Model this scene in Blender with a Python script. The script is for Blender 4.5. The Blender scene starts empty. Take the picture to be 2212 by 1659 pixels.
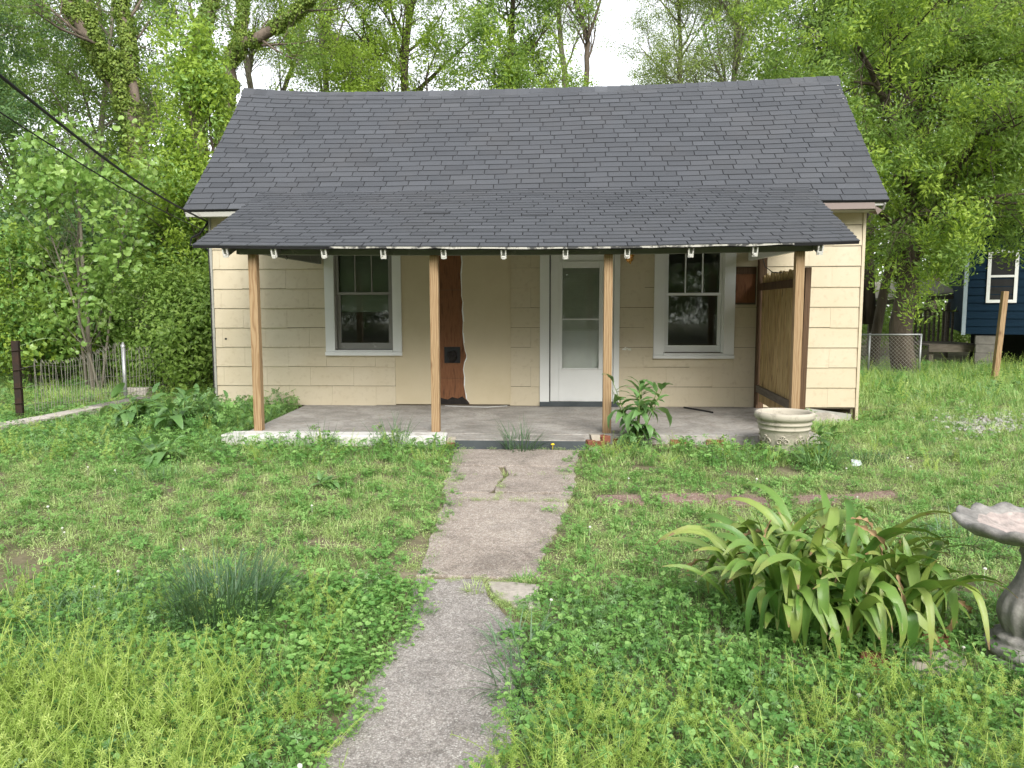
import bpy, math, random
import numpy as np
from mathutils import Vector, Matrix, noise

rnd = random.Random(7)
SC = bpy.context.scene
COL = SC.collection
R = math.radians

# ------------------------------------------------------------------ camera
W0, F0 = 2212.0, 1662.0                       # measuring frame of the photograph
PITCH, YAW, ROLL, CAMH = R(5.724), R(-3.212), R(-0.117), 1.35
_cw, _sw, _cp, _sp = math.cos(YAW), math.sin(YAW), math.cos(PITCH), math.sin(PITCH)
FWD = Vector((_sw * _cp, _cw * _cp, -_sp))
_rt = Vector((_cw, -_sw, 0)); _up = _rt.cross(FWD)
RT = _rt * math.cos(ROLL) + _up * math.sin(ROLL)
UP = _up * math.cos(ROLL) - _rt * math.sin(ROLL)
CAM = Vector((0, 0, CAMH))
cam = bpy.data.cameras.new('camera'); cam.lens = 36.0 * F0 / W0; cam.sensor_width = 36.0
cam.clip_start = 0.05; cam.clip_end = 500
camo = bpy.data.objects.new('camera', cam); COL.objects.link(camo)
m = Matrix.Identity(4)
for i in range(3):
    m[i][0] = RT[i]; m[i][1] = UP[i]; m[i][2] = -FWD[i]; m[i][3] = CAM[i]
camo.matrix_world = m
SC.camera = camo

# ------------------------------------------------------------------ sky, sun, exposure
SUN_EL, SUN_AZ = R(37), R(162)                # azimuth clockwise from +Y: behind the camera, to the right
wd = bpy.data.worlds.new('World'); SC.world = wd; wd.use_nodes = True
nt = wd.node_tree; nt.nodes.clear()
sky = nt.nodes.new('ShaderNodeTexSky'); sky.sky_type = 'NISHITA'; sky.sun_disc = False
sky.sun_elevation = SUN_EL; sky.sun_rotation = SUN_AZ
sky.air_density = 1.0; sky.dust_density = 1.0; sky.ozone_density = 1.0
hs = nt.nodes.new('ShaderNodeHueSaturation'); hs.inputs['Saturation'].default_value = 0.16
bg = nt.nodes.new('ShaderNodeBackground'); bg.inputs['Strength'].default_value = 0.15
wo = nt.nodes.new('ShaderNodeOutputWorld')
nt.links.new(sky.outputs[0], hs.inputs['Color']); nt.links.new(hs.outputs[0], bg.inputs['Color'])
nt.links.new(bg.outputs[0], wo.inputs['Surface'])
sl = bpy.data.lights.new('sun', 'SUN'); sl.energy = 1.5; sl.angle = R(30); sl.color = (1.0, 0.95, 0.87)
so = bpy.data.objects.new('sun', sl); COL.objects.link(so)
sd = Vector((math.sin(SUN_AZ) * math.cos(SUN_EL), math.cos(SUN_AZ) * math.cos(SUN_EL), math.sin(SUN_EL)))
so.rotation_euler = sd.to_track_quat('Z', 'Y').to_euler(); so.location = (4, -6, 12)
vs = SC.view_settings
vs.view_transform = 'Standard'; vs.look = 'None'; vs.gamma = 1.0; vs.use_curve_mapping = False
vs.exposure = 1.3
SC.cycles.use_denoising = True
SC.cycles.max_bounces = 6; SC.cycles.diffuse_bounces = 3; SC.cycles.glossy_bounces = 2
SC.cycles.transmission_bounces = 6; SC.cycles.transparent_max_bounces = 8

# ------------------------------------------------------------------ measuring helpers
def ray(u, v):
    return FWD + RT * ((u - 1106.0) / F0) - UP * ((v - 829.5) / F0)
def onY(u, v, Y):
    d = ray(u, v); return CAM + d * (Y / d.y)
def gbase(y):
    return -0.1 - 0.03 * max(0.0, 7.7 - y) if y > 0 else -0.331
def gz(x, y):
    b = gbase(y)
    n = noise.noise(Vector((x * 0.6, y * 0.6, 3.1))) * 0.025 + noise.noise(Vector((x * 1.9, y * 1.9, 8.1))) * 0.012
    dp = min(1.0, max(0.0, (abs(x + 0.35) - 0.6) / 0.5))       # flat along the path
    dh = 1.0 if y < 7 else min(1.0, max(0.15, (abs(x + 0.35) - 4.6) / 1.5 + 0.15))
    dip = max(0., min(1., (x - 2.6) / .4)) * max(0., min(1., (4.6 - x) / .5)) * max(0., min(1., (y - 9.3) / .8)) * max(0., min(1., (11.2 - y) / .5))
    return b + n * dp * dh - .11 * dip
def onG(u, v, dz=0.0):
    d = ray(u, v); z = -0.2
    for _ in range(12):
        p = CAM + d * ((z - CAMH) / d.z); z = gbase(p.y) + dz
    return p

# ------------------------------------------------------------------ mesh helpers
class MB:
    def __init__(s): s.v = []; s.f = []; s.t = []; s.a = []
    def add(s, vs, fs, t=0.5):
        o = len(s.v); s.v += [tuple(p) for p in vs]; s.t += [t] * len(vs)
        s.f += [tuple(i + o for i in f) for f in fs]; return o
    def box(s, x0, x1, y0, y1, z0, z1, t=0.5):
        s.add([(x0,y0,z0),(x1,y0,z0),(x1,y1,z0),(x0,y1,z0),(x0,y0,z1),(x1,y0,z1),(x1,y1,z1),(x0,y1,z1)],
              [(3,2,1,0),(4,5,6,7),(0,1,5,4),(1,2,6,5),(2,3,7,6),(3,0,4,7)], t)
    def beam(s, a, b, w, h, t=0.5, upv=(0,0,1)):
        a = Vector(a); b = Vector(b); d = (b - a).normalized(); u = Vector(upv)
        sx = d.cross(u)
        if sx.length < 1e-4: sx = d.cross(Vector((0,1,0)))
        sx.normalize(); sy = sx.cross(d).normalized()
        P = []
        for c in (a, b):
            for (i, j) in ((-1,-1),(1,-1),(1,1),(-1,1)): P.append(c + sx * (i * w / 2) + sy * (j * h / 2))
        s.add(P, [(3,2,1,0),(4,5,6,7),(0,1,5,4),(1,2,6,5),(2,3,7,6),(3,0,4,7)], t)
    def tube(s, pts, rad, sides=6, t=0.5, cap=True):
        pts = [Vector(p) for p in pts]; n = len(pts); o = len(s.v)
        if not hasattr(rad, '__len__'): rad = [rad] * n
        d0 = (pts[1] - pts[0]).normalized()
        ref = Vector((1,0,0)) if abs(d0.x) < 0.8 else Vector((0,1,0))
        for i in range(n):
            d = (pts[min(i+1,n-1)] - pts[max(i-1,0)])
            d = d.normalized() if d.length > 1e-9 else d0
            ax = d.cross(ref).normalized(); ay = d.cross(ax).normalized()
            ref = ay.cross(d) if False else ref
            for k in range(sides):
                a = 2 * math.pi * k / sides
                s.v.append(tuple(pts[i] + (ax * math.cos(a) + ay * math.sin(a)) * rad[i])); s.t.append(t)
        for i in range(n - 1):
            for k in range(sides):
                k2 = (k + 1) % sides
                s.f.append((o+i*sides+k, o+(i+1)*sides+k, o+(i+1)*sides+k2, o+i*sides+k2))
        if cap:
            s.f.append(tuple(o + k for k in range(sides)))
            s.f.append(tuple(o + (n-1)*sides + k for k in reversed(range(sides))))
    def lathe(s, prof, c=(0,0,0), n=32, fn=None, t=0.5):
        o = len(s.v)
        for i, (r, z) in enumerate(prof):
            for k in range(n):
                a = 2 * math.pi * k / n; rr, zz = (r, z) if fn is None else fn(i, a, r, z)
                s.v.append((c[0] + rr * math.cos(a), c[1] + rr * math.sin(a), c[2] + zz)); s.t.append(t)
        for i in range(len(prof) - 1):
            for k in range(n):
                k2 = (k + 1) % n
                s.f.append((o+i*n+k, o+i*n+k2, o+(i+1)*n+k2, o+(i+1)*n+k))
    def prism(s, poly, z0, z1, t=0.5):            # poly in xy, counter-clockwise
        n = len(poly); o = len(s.v)
        for z in (z0, z1):
            for p in poly:
                zz = z(p) if callable(z) else z
                s.v.append((p[0], p[1], zz)); s.t.append(t)
        s.f.append(tuple(o + n + i for i in range(n))); s.f.append(tuple(o + i for i in reversed(range(n))))
        for i in range(n):
            j = (i + 1) % n; s.f.append((o+i, o+j, o+n+j, o+n+i))
    def leaf(s, p, d, nrm, L, Wd, fold=0.15, droop=0.15, t=0.5, wp=0.45):
        p = Vector(p); d = Vector(d).normalized(); sx = d.cross(Vector(nrm))
        if sx.length < 1e-5: sx = d.cross(Vector((0.3, 0.8, 0.5)))
        sx.normalize(); up = sx.cross(d)
        c = p + d * (L * wp) + up * (L * droop * 0.3)
        l = c - sx * (Wd / 2) + up * (Wd * fold); r = c + sx * (Wd / 2) + up * (Wd * fold)
        tip = p + d * L - up * (L * droop)
        s.add([p, l, c, r, tip], [(0,2,1),(0,3,2),(1,2,4),(2,3,4)], t)
    def roundleaf(s, p, nrm, rad, n=7, t=0.5, cup=0.15):
        p = Vector(p); nn = Vector(nrm).normalized()
        ax = nn.cross(Vector((0.2, 0.9, 0.31))).normalized(); ay = nn.cross(ax)
        P = [p - nn * (rad * cup)]
        for k in range(n):
            a = 2 * math.pi * (k + 0.5 * (k == 0) * 0) / n
            rr = rad * (0.45 if k == 0 else 1.0)
            P.append(p + ax * (math.cos(a) * rr) + ay * (math.sin(a) * rr))
        s.add(P, [(0, 1 + k, 1 + (k + 1) % n) for k in range(n)], t)
    def blade(s, p, az, lean, L, w, curl=1.0, seg=4, t=0.5):
        p = Vector(p); h = Vector((math.cos(az), math.sin(az), 0)); sx = Vector((-h.y, h.x, 0))
        a = lean; q = p.copy(); o = len(s.v)
        for i in range(seg + 1):
            ww = w * (1 - (i / seg) ** 1.6) * 0.5 + w * 0.03
            s.v += [tuple(q - sx * ww), tuple(q + sx * ww)]; s.t += [t, t]
            if i < seg:
                a += curl / seg; q = q + (h * math.sin(a) + Vector((0,0,1)) * math.cos(a)) * (L / seg)
        for i in range(seg): s.f.append((o+2*i, o+2*i+1, o+2*i+3, o+2*i+2))
    def mesh(s, name, mat=None, smooth=False, off=(0,0,0)):
        me = bpy.data.meshes.new(name); ox, oy, oz = off
        me.from_pydata([(a-ox, b-oy, c-oz) for a, b, c in s.v], [], s.f)
        if len(set(s.t)) > 1 or s.t and s.t[0] != 0.5:
            at = me.attributes.new('tint', 'FLOAT', 'POINT'); at.data.foreach_set('value', s.t)
        if len(s.a) == len(s.v) and s.a:
            at = me.attributes.new('along', 'FLOAT', 'POINT'); at.data.foreach_set('value', s.a)
        if mat: me.materials.append(mat)
        if smooth: me.polygons.foreach_set('use_smooth', [True] * len(me.polygons))
        me.update(); return me
    def build(s, name, mat, parent=None, smooth=False, bevel=0.0, kind=None):
        off = root_loc(parent) if parent else (0,0,0)
        ob = bpy.data.objects.new(name, s.mesh(name, mat, smooth, off)); COL.objects.link(ob)
        if parent: ob.parent = parent
        if bevel:
            bm = ob.modifiers.new('edge', 'BEVEL'); bm.width = bevel; bm.segments = 2; bm.limit_method = 'ANGLE'
        if kind: ob['kind'] = kind
        return ob

def root_loc(o):
    while o.parent: o = o.parent
    return tuple(o.location)
def tag(o, label, cat, group=None, kind=None):
    o['label'] = label
    if cat: o['category'] = cat
    if group: o['group'] = group
    if kind: o['kind'] = kind
    return o
def thing(name, label, cat, loc, group=None, kind=None):
    o = bpy.data.objects.new(name, None); COL.objects.link(o); o.location = loc; o.empty_display_size = 0.2
    return tag(o, label, cat, group, kind)
def V(*a): return Vector(a)
def rv(r=rnd):
    return Vector((r.gauss(0,1), r.gauss(0,1), r.gauss(0,1))).normalized()

# ------------------------------------------------------------------ materials
class NT:
    def __init__(s, name):
        s.m = bpy.data.materials.new(name); s.m.use_nodes = True; s.t = s.m.node_tree; s.t.nodes.clear()
        s.out = s.t.nodes.new('ShaderNodeOutputMaterial')
    def n(s, typ, **kw):
        nd = s.t.nodes.new('ShaderNode' + typ)
        for k, v in kw.items():
            if k.startswith('i_'):
                key = k[2:]; nd.inputs[int(key) if key.isdigit() else key.replace('_', ' ')].default_value = v
            else: setattr(nd, k, v)
        return nd
    def l(s, a, b): s.t.links.new(a, b)
    def coord(s, scale=(1,1,1), kind='Object'):
        tc = s.n('TexCoord'); mp = s.n('Mapping'); mp.inputs['Scale'].default_value = scale
        s.l(tc.outputs[kind], mp.inputs[0]); return mp.outputs[0]
    def noise(s, vec, scale, detail=4, rough=0.55, dist=0.0):
        nd = s.n('TexNoise'); nd.inputs['Scale'].default_value = scale; nd.inputs['Detail'].default_value = detail
        nd.inputs['Roughness'].default_value = rough; nd.inputs['Distortion'].default_value = dist
        s.l(vec, nd.inputs['Vector']); return nd.outputs['Fac']
    def ramp(s, fac, stops, interp='LINEAR'):
        r = s.n('ValToRGB'); r.color_ramp.interpolation = interp
        els = r.color_ramp.elements
        while len(els) < len(stops): els.new(0.5)
        for e, (p, c) in zip(els, stops):
            e.position = p; e.color = (c[0], c[1], c[2], 1) if hasattr(c, '__len__') else (c, c, c, 1)
        s.l(fac, r.inputs[0]); return r.outputs[0]
    def mix(s, fac, a, b, mode='MIX'):
        x = s.n('Mix', data_type='RGBA', blend_type=mode)
        for sock, val in ((x.inputs[0], fac), (x.inputs[6], a), (x.inputs[7], b)):
            if isinstance(val, bpy.types.NodeSocket): s.l(val, sock)
            elif hasattr(val, '__len__'): sock.default_value = (val[0], val[1], val[2], 1)
            else: sock.default_value = val
        return x.outputs[2]
    def math(s, op, a, b=0.0):
        x = s.n('Math', operation=op)
        for sock, val in ((x.inputs[0], a), (x.inputs[1], b)):
            if isinstance(val, bpy.types.NodeSocket): s.l(val, sock)
            else: sock.default_value = val
        return x.outputs[0]
    def attr(s, name='tint', typ='GEOMETRY'):
        a = s.n('Attribute', attribute_name=name, attribute_type=typ); return a.outputs['Fac']
    def objrand(s): return s.n('ObjectInfo').outputs['Random']
    def bump(s, h, strength=0.3, dist=0.01):
        b = s.n('Bump'); b.inputs['Strength'].default_value = strength; b.inputs['Distance'].default_value = dist
        s.l(h, b.inputs['Height']); return b.outputs[0]
    def princ(s, col, rough=0.6, spec=0.5, nrm=None, metal=0.0):
        p = s.n('BsdfPrincipled')
        for key, val in (('Base Color', col), ('Roughness', rough), ('Specular IOR Level', spec), ('Metallic', metal)):
            if isinstance(val, bpy.types.NodeSocket): s.l(val, p.inputs[key])
            elif key == 'Base Color': p.inputs[key].default_value = (val[0], val[1], val[2], 1)
            else: p.inputs[key].default_value = val
        if nrm: s.l(nrm, p.inputs['Normal'])
        return p.outputs[0]
    def done(s, sh): s.l(sh, s.out.inputs['Surface']); return s.m

def mat_noise(name, c1, c2, scale=6, rough=0.7, bumps=0.25, bscale=60, stretch=(1,1,1), spec=0.4, c3=None, metal=0.0, dist=0.004):
    k = NT(name); v = k.coord(stretch); n = k.noise(v, scale, 6, 0.6)
    st = [(0.3, c1), (0.7, c2)] if c3 is None else [(0.28, c1), (0.5, c2), (0.72, c3)]
    col = k.ramp(n, st)
    b = k.bump(k.noise(v, bscale, 4), bumps, dist)
    return k.done(k.princ(col, rough, spec, b, metal))

def mat_leaf(name, cols, trans=0.35, rough=0.45, spec=0.35, gain=2.05):
    cols = [(c[0] * gain * 1.07, c[1] * gain * 1.04, c[2] * gain * 1.65) for c in cols]
    k = NT(name); r = k.objrand(); tn = k.attr('tint')
    f = k.math('ADD', k.math('MULTIPLY', r, 0.55), k.math('MULTIPLY', tn, 0.45))
    n = len(cols)
    col = k.ramp(f, [(0.12 + 0.76 * i / max(1, n - 1), c) for i, c in enumerate(cols)])
    p = k.princ(col, rough, spec)
    t = k.n('BsdfTranslucent'); 
    k.l(k.mix(0.35, col, (0.45, 0.62, 0.08)), t.inputs[0])
    mx = k.n('MixShader'); mx.inputs[0].default_value = trans
    k.l(p, mx.inputs[1]); k.l(t.outputs[0], mx.inputs[2])
    return k.done(mx.outputs[0])

def mat_siding():
    k = NT('cream_siding'); v = k.coord((1,1,1)); v2 = k.coord((70, 70, 4))
    n1 = k.noise(v, 1.6, 6, 0.65); n2 = k.noise(v, 14, 5, 0.6)
    col = k.ramp(n1, [(0.3, (0.575, 0.495, 0.35)), (0.7, (0.63, 0.56, 0.425))])
    r = k.objrand()
    col = k.mix(k.math('MULTIPLY', r, 0.5), col, (0.59, 0.515, 0.37))
    st = k.ramp(n2, [(0.54, 0.0), (0.78, 0.40)])
    col = k.mix(st, col, (0.36, 0.28, 0.17))
    b = k.bump(k.noise(v2, 3.0, 3), 0.25, 0.002)
    return k.done(k.princ(col, 0.62, 0.35, b))
def mat_shingle():
    k = NT('asphalt_shingle'); v = k.coord(); t = k.attr('tint')
    base = k.ramp(t, [(0.0, (0.046, 0.050, 0.058)), (0.5, (0.066, 0.071, 0.081)), (1.0, (0.092, 0.098, 0.110))])
    g = k.noise(v, 420, 2, 0.7)
    col = k.mix(1.0, base, k.ramp(g, [(0.3, 0.55), (0.7, 1.45)]), 'MULTIPLY')
    w = k.noise(v, 1.1, 5, 0.6)
    col = k.mix(k.ramp(w, [(0.45, 0.0), (0.75, 0.35)]), col, (0.082, 0.080, 0.081))
    b = k.bump(g, 0.5, 0.002)
    return k.done(k.princ(col, 0.72, 0.5, b))
def mat_pine(name, a, b, c, dark=0.5):
    k = NT(name); v = k.coord((1, 1, 0.12)); oi = k.n('ObjectInfo'); cb = k.n('CombineXYZ')
    k.l(k.math('MULTIPLY', oi.outputs['Random'], 13.0), cb.inputs[0]); k.l(k.math('MULTIPLY', oi.outputs['Random'], 7.0), cb.inputs[2])
    ad = k.n('VectorMath', operation='ADD'); k.l(v, ad.inputs[0]); k.l(cb.outputs[0], ad.inputs[1]); v = ad.outputs[0]
    n1 = k.noise(v, 9, 3, 0.5, 0.8)
    w = k.n('TexWave', wave_type='RINGS', rings_direction='Z'); w.inputs['Scale'].default_value = 16; w.inputs['Distortion'].default_value = 9
    w.inputs['Detail'].default_value = 2; w.inputs['Detail Scale'].default_value = 1.2; k.l(v, w.inputs['Vector'])
    col = k.ramp(w.outputs['Fac'], [(0.0, a), (0.6, b), (1.0, c)])
    col = k.mix(k.math('MULTIPLY', n1, 0.5), col, b)
    vo = k.n('TexVoronoi'); vo.inputs['Scale'].default_value = 5.5; ad2 = k.n('VectorMath', operation='ADD'); k.l(k.coord((1, 1, .62)), ad2.inputs[0]); k.l(cb.outputs[0], ad2.inputs[1]); k.l(ad2.outputs[0], vo.inputs['Vector'])
    kn = k.ramp(vo.outputs['Distance'], [(0.07, 1.0), (0.15, 0.35), (0.24, 0.0)])
    col = k.mix(k.math('MULTIPLY', kn, 0.75), col, (0.10, 0.045, 0.018))
    g = k.noise(k.coord((60, 60, 3)), 3, 4)
    return k.done(k.princ(col, 0.7, 0.3, k.bump(g, 0.25, 0.002)))
def mat_concrete(name, c1, c2, c3, ag=None, stain=None, scale=1.3, grow=False):
    k = NT(name); v = k.coord()
    n1 = k.noise(v, scale, 8, 0.65); n2 = k.noise(v, 9, 6, 0.7)
    col = k.ramp(n1, [(0.3, c1), (0.5, c2), (0.7, c3)])
    h = k.noise(v, 90, 5, 0.7)
    if ag:
        vo = k.n('TexVoronoi'); vo.inputs['Scale'].default_value = 150; k.l(v, vo.inputs['Vector'])
        sp = k.n('SeparateColor'); k.l(vo.outputs['Color'], sp.inputs[0])
        pc = k.ramp(sp.outputs[0], [(0.0, ag[0]), (0.35, ag[1]), (0.7, ag[2]), (0.92, ag[3])], 'CONSTANT')
        col = k.mix(k.ramp(n2, [(0.35, 0.45), (0.65, 0.8)]), col, pc)
        dk = k.ramp(vo.outputs['Distance'], [(0.25, 1.0), (0.8, 0.62)])
        col = k.mix(1.0, col, dk, 'MULTIPLY'); h = k.math('SUBTRACT', h, vo.outputs['Distance'])
    if stain:
        col = k.mix(k.ramp(n2, [(0.52, 0.0), (0.72, 0.6)]), col, stain)
    col = k.mix(1.0, col, k.ramp(k.noise(v, 35, 4), [(0.3, 0.8), (0.7, 1.12)]), 'MULTIPLY')
    col = k.mix(1.0, col, k.ramp(k.noise(v, 2.4, 7, .7, 1.2), [(0.36, 0.76), (0.58, 1.08)]), 'MULTIPLY')
    return k.done(k.princ(col, 0.85, 0.3, k.bump(h, 0.6, 0.006)))
def mat_peel(name, paint, under, lo=0.55, hi=0.6, scale=8, rough=0.6):
    k = NT(name); v = k.coord(); n = k.noise(v, scale, 8, 0.7, 0.4)
    f = k.ramp(n, [(lo, 0.0), (hi, 1.0)])
    p2 = k.mix(k.noise(v, 3, 4), paint, tuple(x * 0.85 for x in paint))
    return k.done(k.princ(k.mix(f, p2, under), rough, 0.4, k.bump(n, 0.2, 0.003)))
def mat_glass(name, tint=(0.8, 0.85, 0.82), refl=0.25, dust=0.04):
    k = NT(name)
    t = k.n('BsdfTransparent'); t.inputs[0].default_value = (*tint, 1)
    g = k.n('BsdfGlossy'); g.inputs['Roughness'].default_value = 0.03; g.inputs[0].default_value = (0.9, 0.95, 0.92, 1)
    d = k.n('BsdfDiffuse'); d.inputs[0].default_value = (0.5, 0.5, 0.48, 1)
    fr = k.n('Fresnel'); fr.inputs[0].default_value = 1.52
    m1 = k.n('MixShader'); k.l(k.math('ADD', fr.outputs[0], refl - 0.04), m1.inputs[0]); k.l(t.outputs[0], m1.inputs[1]); k.l(g.outputs[0], m1.inputs[2])
    m2 = k.n('MixShader'); k.l(k.math('MULTIPLY', k.noise(k.coord(), 5, 5, 0.7), dust * 2), m2.inputs[0])
    k.l(m1.outputs[0], m2.inputs[1]); k.l(d.outputs[0], m2.inputs[2])
    return k.done(m2.outputs[0])

M = {}
M['siding'] = mat_siding()
M['panel'] = mat_noise('cream_panel', (0.55, 0.465, 0.305), (0.60, 0.515, 0.355), 1.5, 0.6, 0.15, 150, c3=(0.57, 0.485, 0.325))
M['wallback'] = mat_noise('wall_core', (0.10, 0.08, 0.06), (0.16, 0.13, 0.09), 5)
M['shingle'] = mat_shingle()
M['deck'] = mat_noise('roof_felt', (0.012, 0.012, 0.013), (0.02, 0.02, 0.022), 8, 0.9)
M['pine'] = mat_pine('new_pine', (0.40, 0.285, 0.165), (0.34, 0.225, 0.12), (0.23, 0.14, 0.07))
M['gatewood'] = mat_pine('gate_pine', (0.54, 0.40, 0.20), (0.46, 0.33, 0.155), (0.28, 0.18, 0.075))
M['oldwood'] = mat_pine('brown_wood', (0.13, 0.078, 0.042), (0.10, 0.058, 0.03), (0.065, 0.036, 0.02))
M['fiber'] = mat_noise('bare_fibreboard', (0.075, 0.028, 0.013), (0.22, 0.095, 0.042), 7, 0.8, 0.5, 90, (4, 1, 0.5), c3=(0.13, 0.05, 0.022))
M['white'] = mat_peel('white_paint', (0.86, 0.87, 0.85), (0.42, 0.40, 0.36), 0.66, 0.72, 9)
M['whitedoor'] = mat_peel('door_paint', (0.85, 0.86, 0.84), (0.5, 0.5, 0.47), 0.70, 0.80, 6)
M['grey_sash'] = mat_peel('grey_sash', (0.30, 0.29, 0.27), (0.45, 0.44, 0.42), 0.62, 0.7, 12)
M['beam'] = mat_peel('grey_green_paint', (0.15, 0.16, 0.13), (0.25, 0.25, 0.21), 0.58, 0.68, 7)
M['tail'] = mat_peel('flaking_white', (0.72, 0.71, 0.67), (0.13, 0.11, 0.09), 0.56, 0.6, 22)
M['drip'] = mat_peel('weathered_edge', (0.55, 0.535, 0.48), (0.06, 0.06, 0.06), 0.46, 0.56, 7)
M['slab'] = mat_concrete('porch_concrete', (0.25, 0.235, 0.21), (0.36, 0.34, 0.31), (0.48, 0.46, 0.43), None, (0.22, 0.165, 0.12), 1.1)
M['curb'] = mat_peel('white_painted_kerb', (0.70, 0.69, 0.655), (0.36, 0.33, 0.28), 0.55, 0.66, 3.2, 0.8)
M['riser'] = mat_noise('dark_grey_paint', (0.045, 0.055, 0.06), (0.075, 0.088, 0.095), 4, 0.7, 0.3)
M['path'] = mat_concrete('aggregate_concrete', (0.37, 0.315, 0.265), (0.48, 0.415, 0.355), (0.56, 0.50, 0.435),
                         [(0.29, 0.235, 0.195), (0.45, 0.385, 0.33), (0.57, 0.505, 0.445), (0.70, 0.655, 0.60)], (0.27, 0.225, 0.185))
M['path2'] = mat_concrete('worn_grey_concrete', (0.33, 0.305, 0.28), (0.43, 0.40, 0.37), (0.52, 0.485, 0.45),
                         [(0.25, 0.22, 0.20), (0.39, 0.355, 0.325), (0.48, 0.445, 0.41), (0.66, 0.63, 0.59)], (0.28, 0.255, 0.225))
M['pink'] = mat_concrete('pink_aggregate', (0.28, 0.19, 0.155), (0.34, 0.235, 0.19), (0.40, 0.30, 0.25),
                         [(0.22, 0.13, 0.10), (0.36, 0.25, 0.20), (0.45, 0.34, 0.28), (0.58, 0.50, 0.44)])
M['stone'] = mat_concrete('pale_concrete', (0.40, 0.36, 0.31), (0.48, 0.44, 0.39), (0.54, 0.50, 0.45))
M['soil'] = mat_concrete('soil', (0.11, 0.10, 0.05), (0.19, 0.165, 0.10), (0.30, 0.255, 0.18), None, (0.07, 0.09, 0.025), 0.9)
M['brick'] = mat_noise('red_brick', (0.17, 0.06, 0.035), (0.30, 0.11, 0.07), 12, 0.85, 0.5, 80)
M['mortar'] = mat_noise('mortar', (0.35, 0.31, 0.25), (0.45, 0.41, 0.34), 14, 0.9, 0.5, 60)
M['potstone'] = mat_peel('cast_stone', (0.50, 0.46, 0.375), (0.17, 0.15, 0.115), 0.52, 0.72, 8, 0.85)
M['bath'] = mat_concrete('bath_stone', (0.19, 0.185, 0.175), (0.32, 0.305, 0.285), (0.45, 0.43, 0.40), None, (0.13, 0.125, 0.115), 7)
M['bathpink'] = mat_concrete('bath_bowl_lining', (0.36, 0.31, 0.285), (0.50, 0.42, 0.385), (0.36, 0.33, 0.305), None, (0.17, 0.155, 0.14), 9)
M['brass'] = mat_noise('brass', (0.55, 0.28, 0.07), (0.75, 0.42, 0.14), 10, 0.25, 0.05, 60, metal=1.0)
M['black'] = mat_noise('black_plastic', (0.008, 0.008, 0.009), (0.018, 0.018, 0.02), 8, 0.5, 0.1)
M['cable'] = mat_noise('cable_sheath', (0.01, 0.01, 0.012), (0.02, 0.02, 0.022), 8, 0.55, 0.1)
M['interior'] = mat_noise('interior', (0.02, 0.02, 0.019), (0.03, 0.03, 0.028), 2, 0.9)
M['blind'] = mat_noise('blind_slat', (0.62, 0.65, 0.60), (0.70, 0.73, 0.68), 4, 0.6, 0.05)
M['glass'] = mat_glass('window_glass', (0.80, 0.84, 0.81), 0.04, 0.02)
M['doorglass'] = mat_glass('door_glass', (0.97, 0.98, 0.97), 0.045, 0.05)
M['fascia'] = mat_peel('brown_flashing', (0.20, 0.155, 0.135), (0.30, 0.25, 0.22), 0.55, 0.7, 4)
M['eaveboard'] = mat_peel('eave_board', (0.42, 0.42, 0.38), (0.22, 0.20, 0.16), 0.58, 0.7, 6)
M['galv'] = mat_noise('galvanised', (0.33, 0.34, 0.35), (0.46, 0.47, 0.47), 10, 0.5, 0.1, 80, metal=0.6)
M['wire'] = mat_noise('old_wire', (0.22, 0.21, 0.18), (0.34, 0.32, 0.28), 10, 0.6, 0.1, metal=0.3)
M['rust'] = mat_noise('dark_iron', (0.014, 0.013, 0.012), (0.05, 0.025, 0.014), 7, 0.7, 0.3)
M['blue'] = mat_noise('shaded_navy_siding', (0.005, 0.018, 0.035), (0.007, 0.024, 0.045), 3, 0.85, 0.2, 60, (1, 1, 6), spec=0.15)  # navy paint, darkened further to hold the shade of the trees
M['bluetrim'] = mat_noise('pale_blue_trim', (0.30, 0.38, 0.43), (0.38, 0.45, 0.5), 4, 0.6)
M['block'] = mat_noise('concrete_block', (0.15, 0.14, 0.125), (0.24, 0.225, 0.20), 9, 0.9, 0.5, 70)
M['greywood'] = mat_noise('weathered_board', (0.10, 0.085, 0.065), (0.20, 0.17, 0.135), 4, 0.85, 0.4, 40, (1, 1, 8))
M['palewood'] = mat_noise('pale_board', (0.40, 0.36, 0.30), (0.56, 0.52, 0.46), 4, 0.8, 0.3, 40)
M['darkroof'] = mat_noise('dark_roof', (0.02, 0.02, 0.02), (0.035, 0.034, 0.033), 9, 0.9)
M['bark'] = mat_noise('bark', (0.055, 0.042, 0.030), (0.14, 0.112, 0.085), 5, 0.95, 1.0, 22, (1, 1, 0.25), dist=0.03)
M['palebark'] = mat_noise('pale_bark', (0.12, 0.105, 0.08), (0.24, 0.215, 0.17), 5, 0.9, 0.7, 26, (1, 1, 0.3), dist=0.015)
M['barkpink'] = mat_noise('brown_bark', (0.09, 0.07, 0.052), (0.20, 0.158, 0.122), 5, 0.95, 1.0, 22, (1, 1, 0.25), dist=0.03)
M['stem'] = mat_noise('green_stem', (0.10, 0.17, 0.03), (0.17, 0.25, 0.06), 5, 0.6)
M['straw'] = mat_noise('straw', (0.30, 0.22, 0.10), (0.45, 0.36, 0.19), 8, 0.8)
M['petal'] = mat_noise('white_petal', (0.62, 0.62, 0.52), (0.80, 0.80, 0.74), 9, 0.7)
M['yellow'] = mat_noise('yellow_petal', (0.75, 0.52, 0.02), (0.85, 0.62, 0.04), 9, 0.7)
M['litter'] = mat_noise('pale_litter', (0.55, 0.62, 0.70), (0.75, 0.78, 0.8), 9, 0.6)
M['gravel'] = mat_noise('gravel', (0.28, 0.27, 0.25), (0.5, 0.49, 0.46), 14, 0.9)
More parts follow.
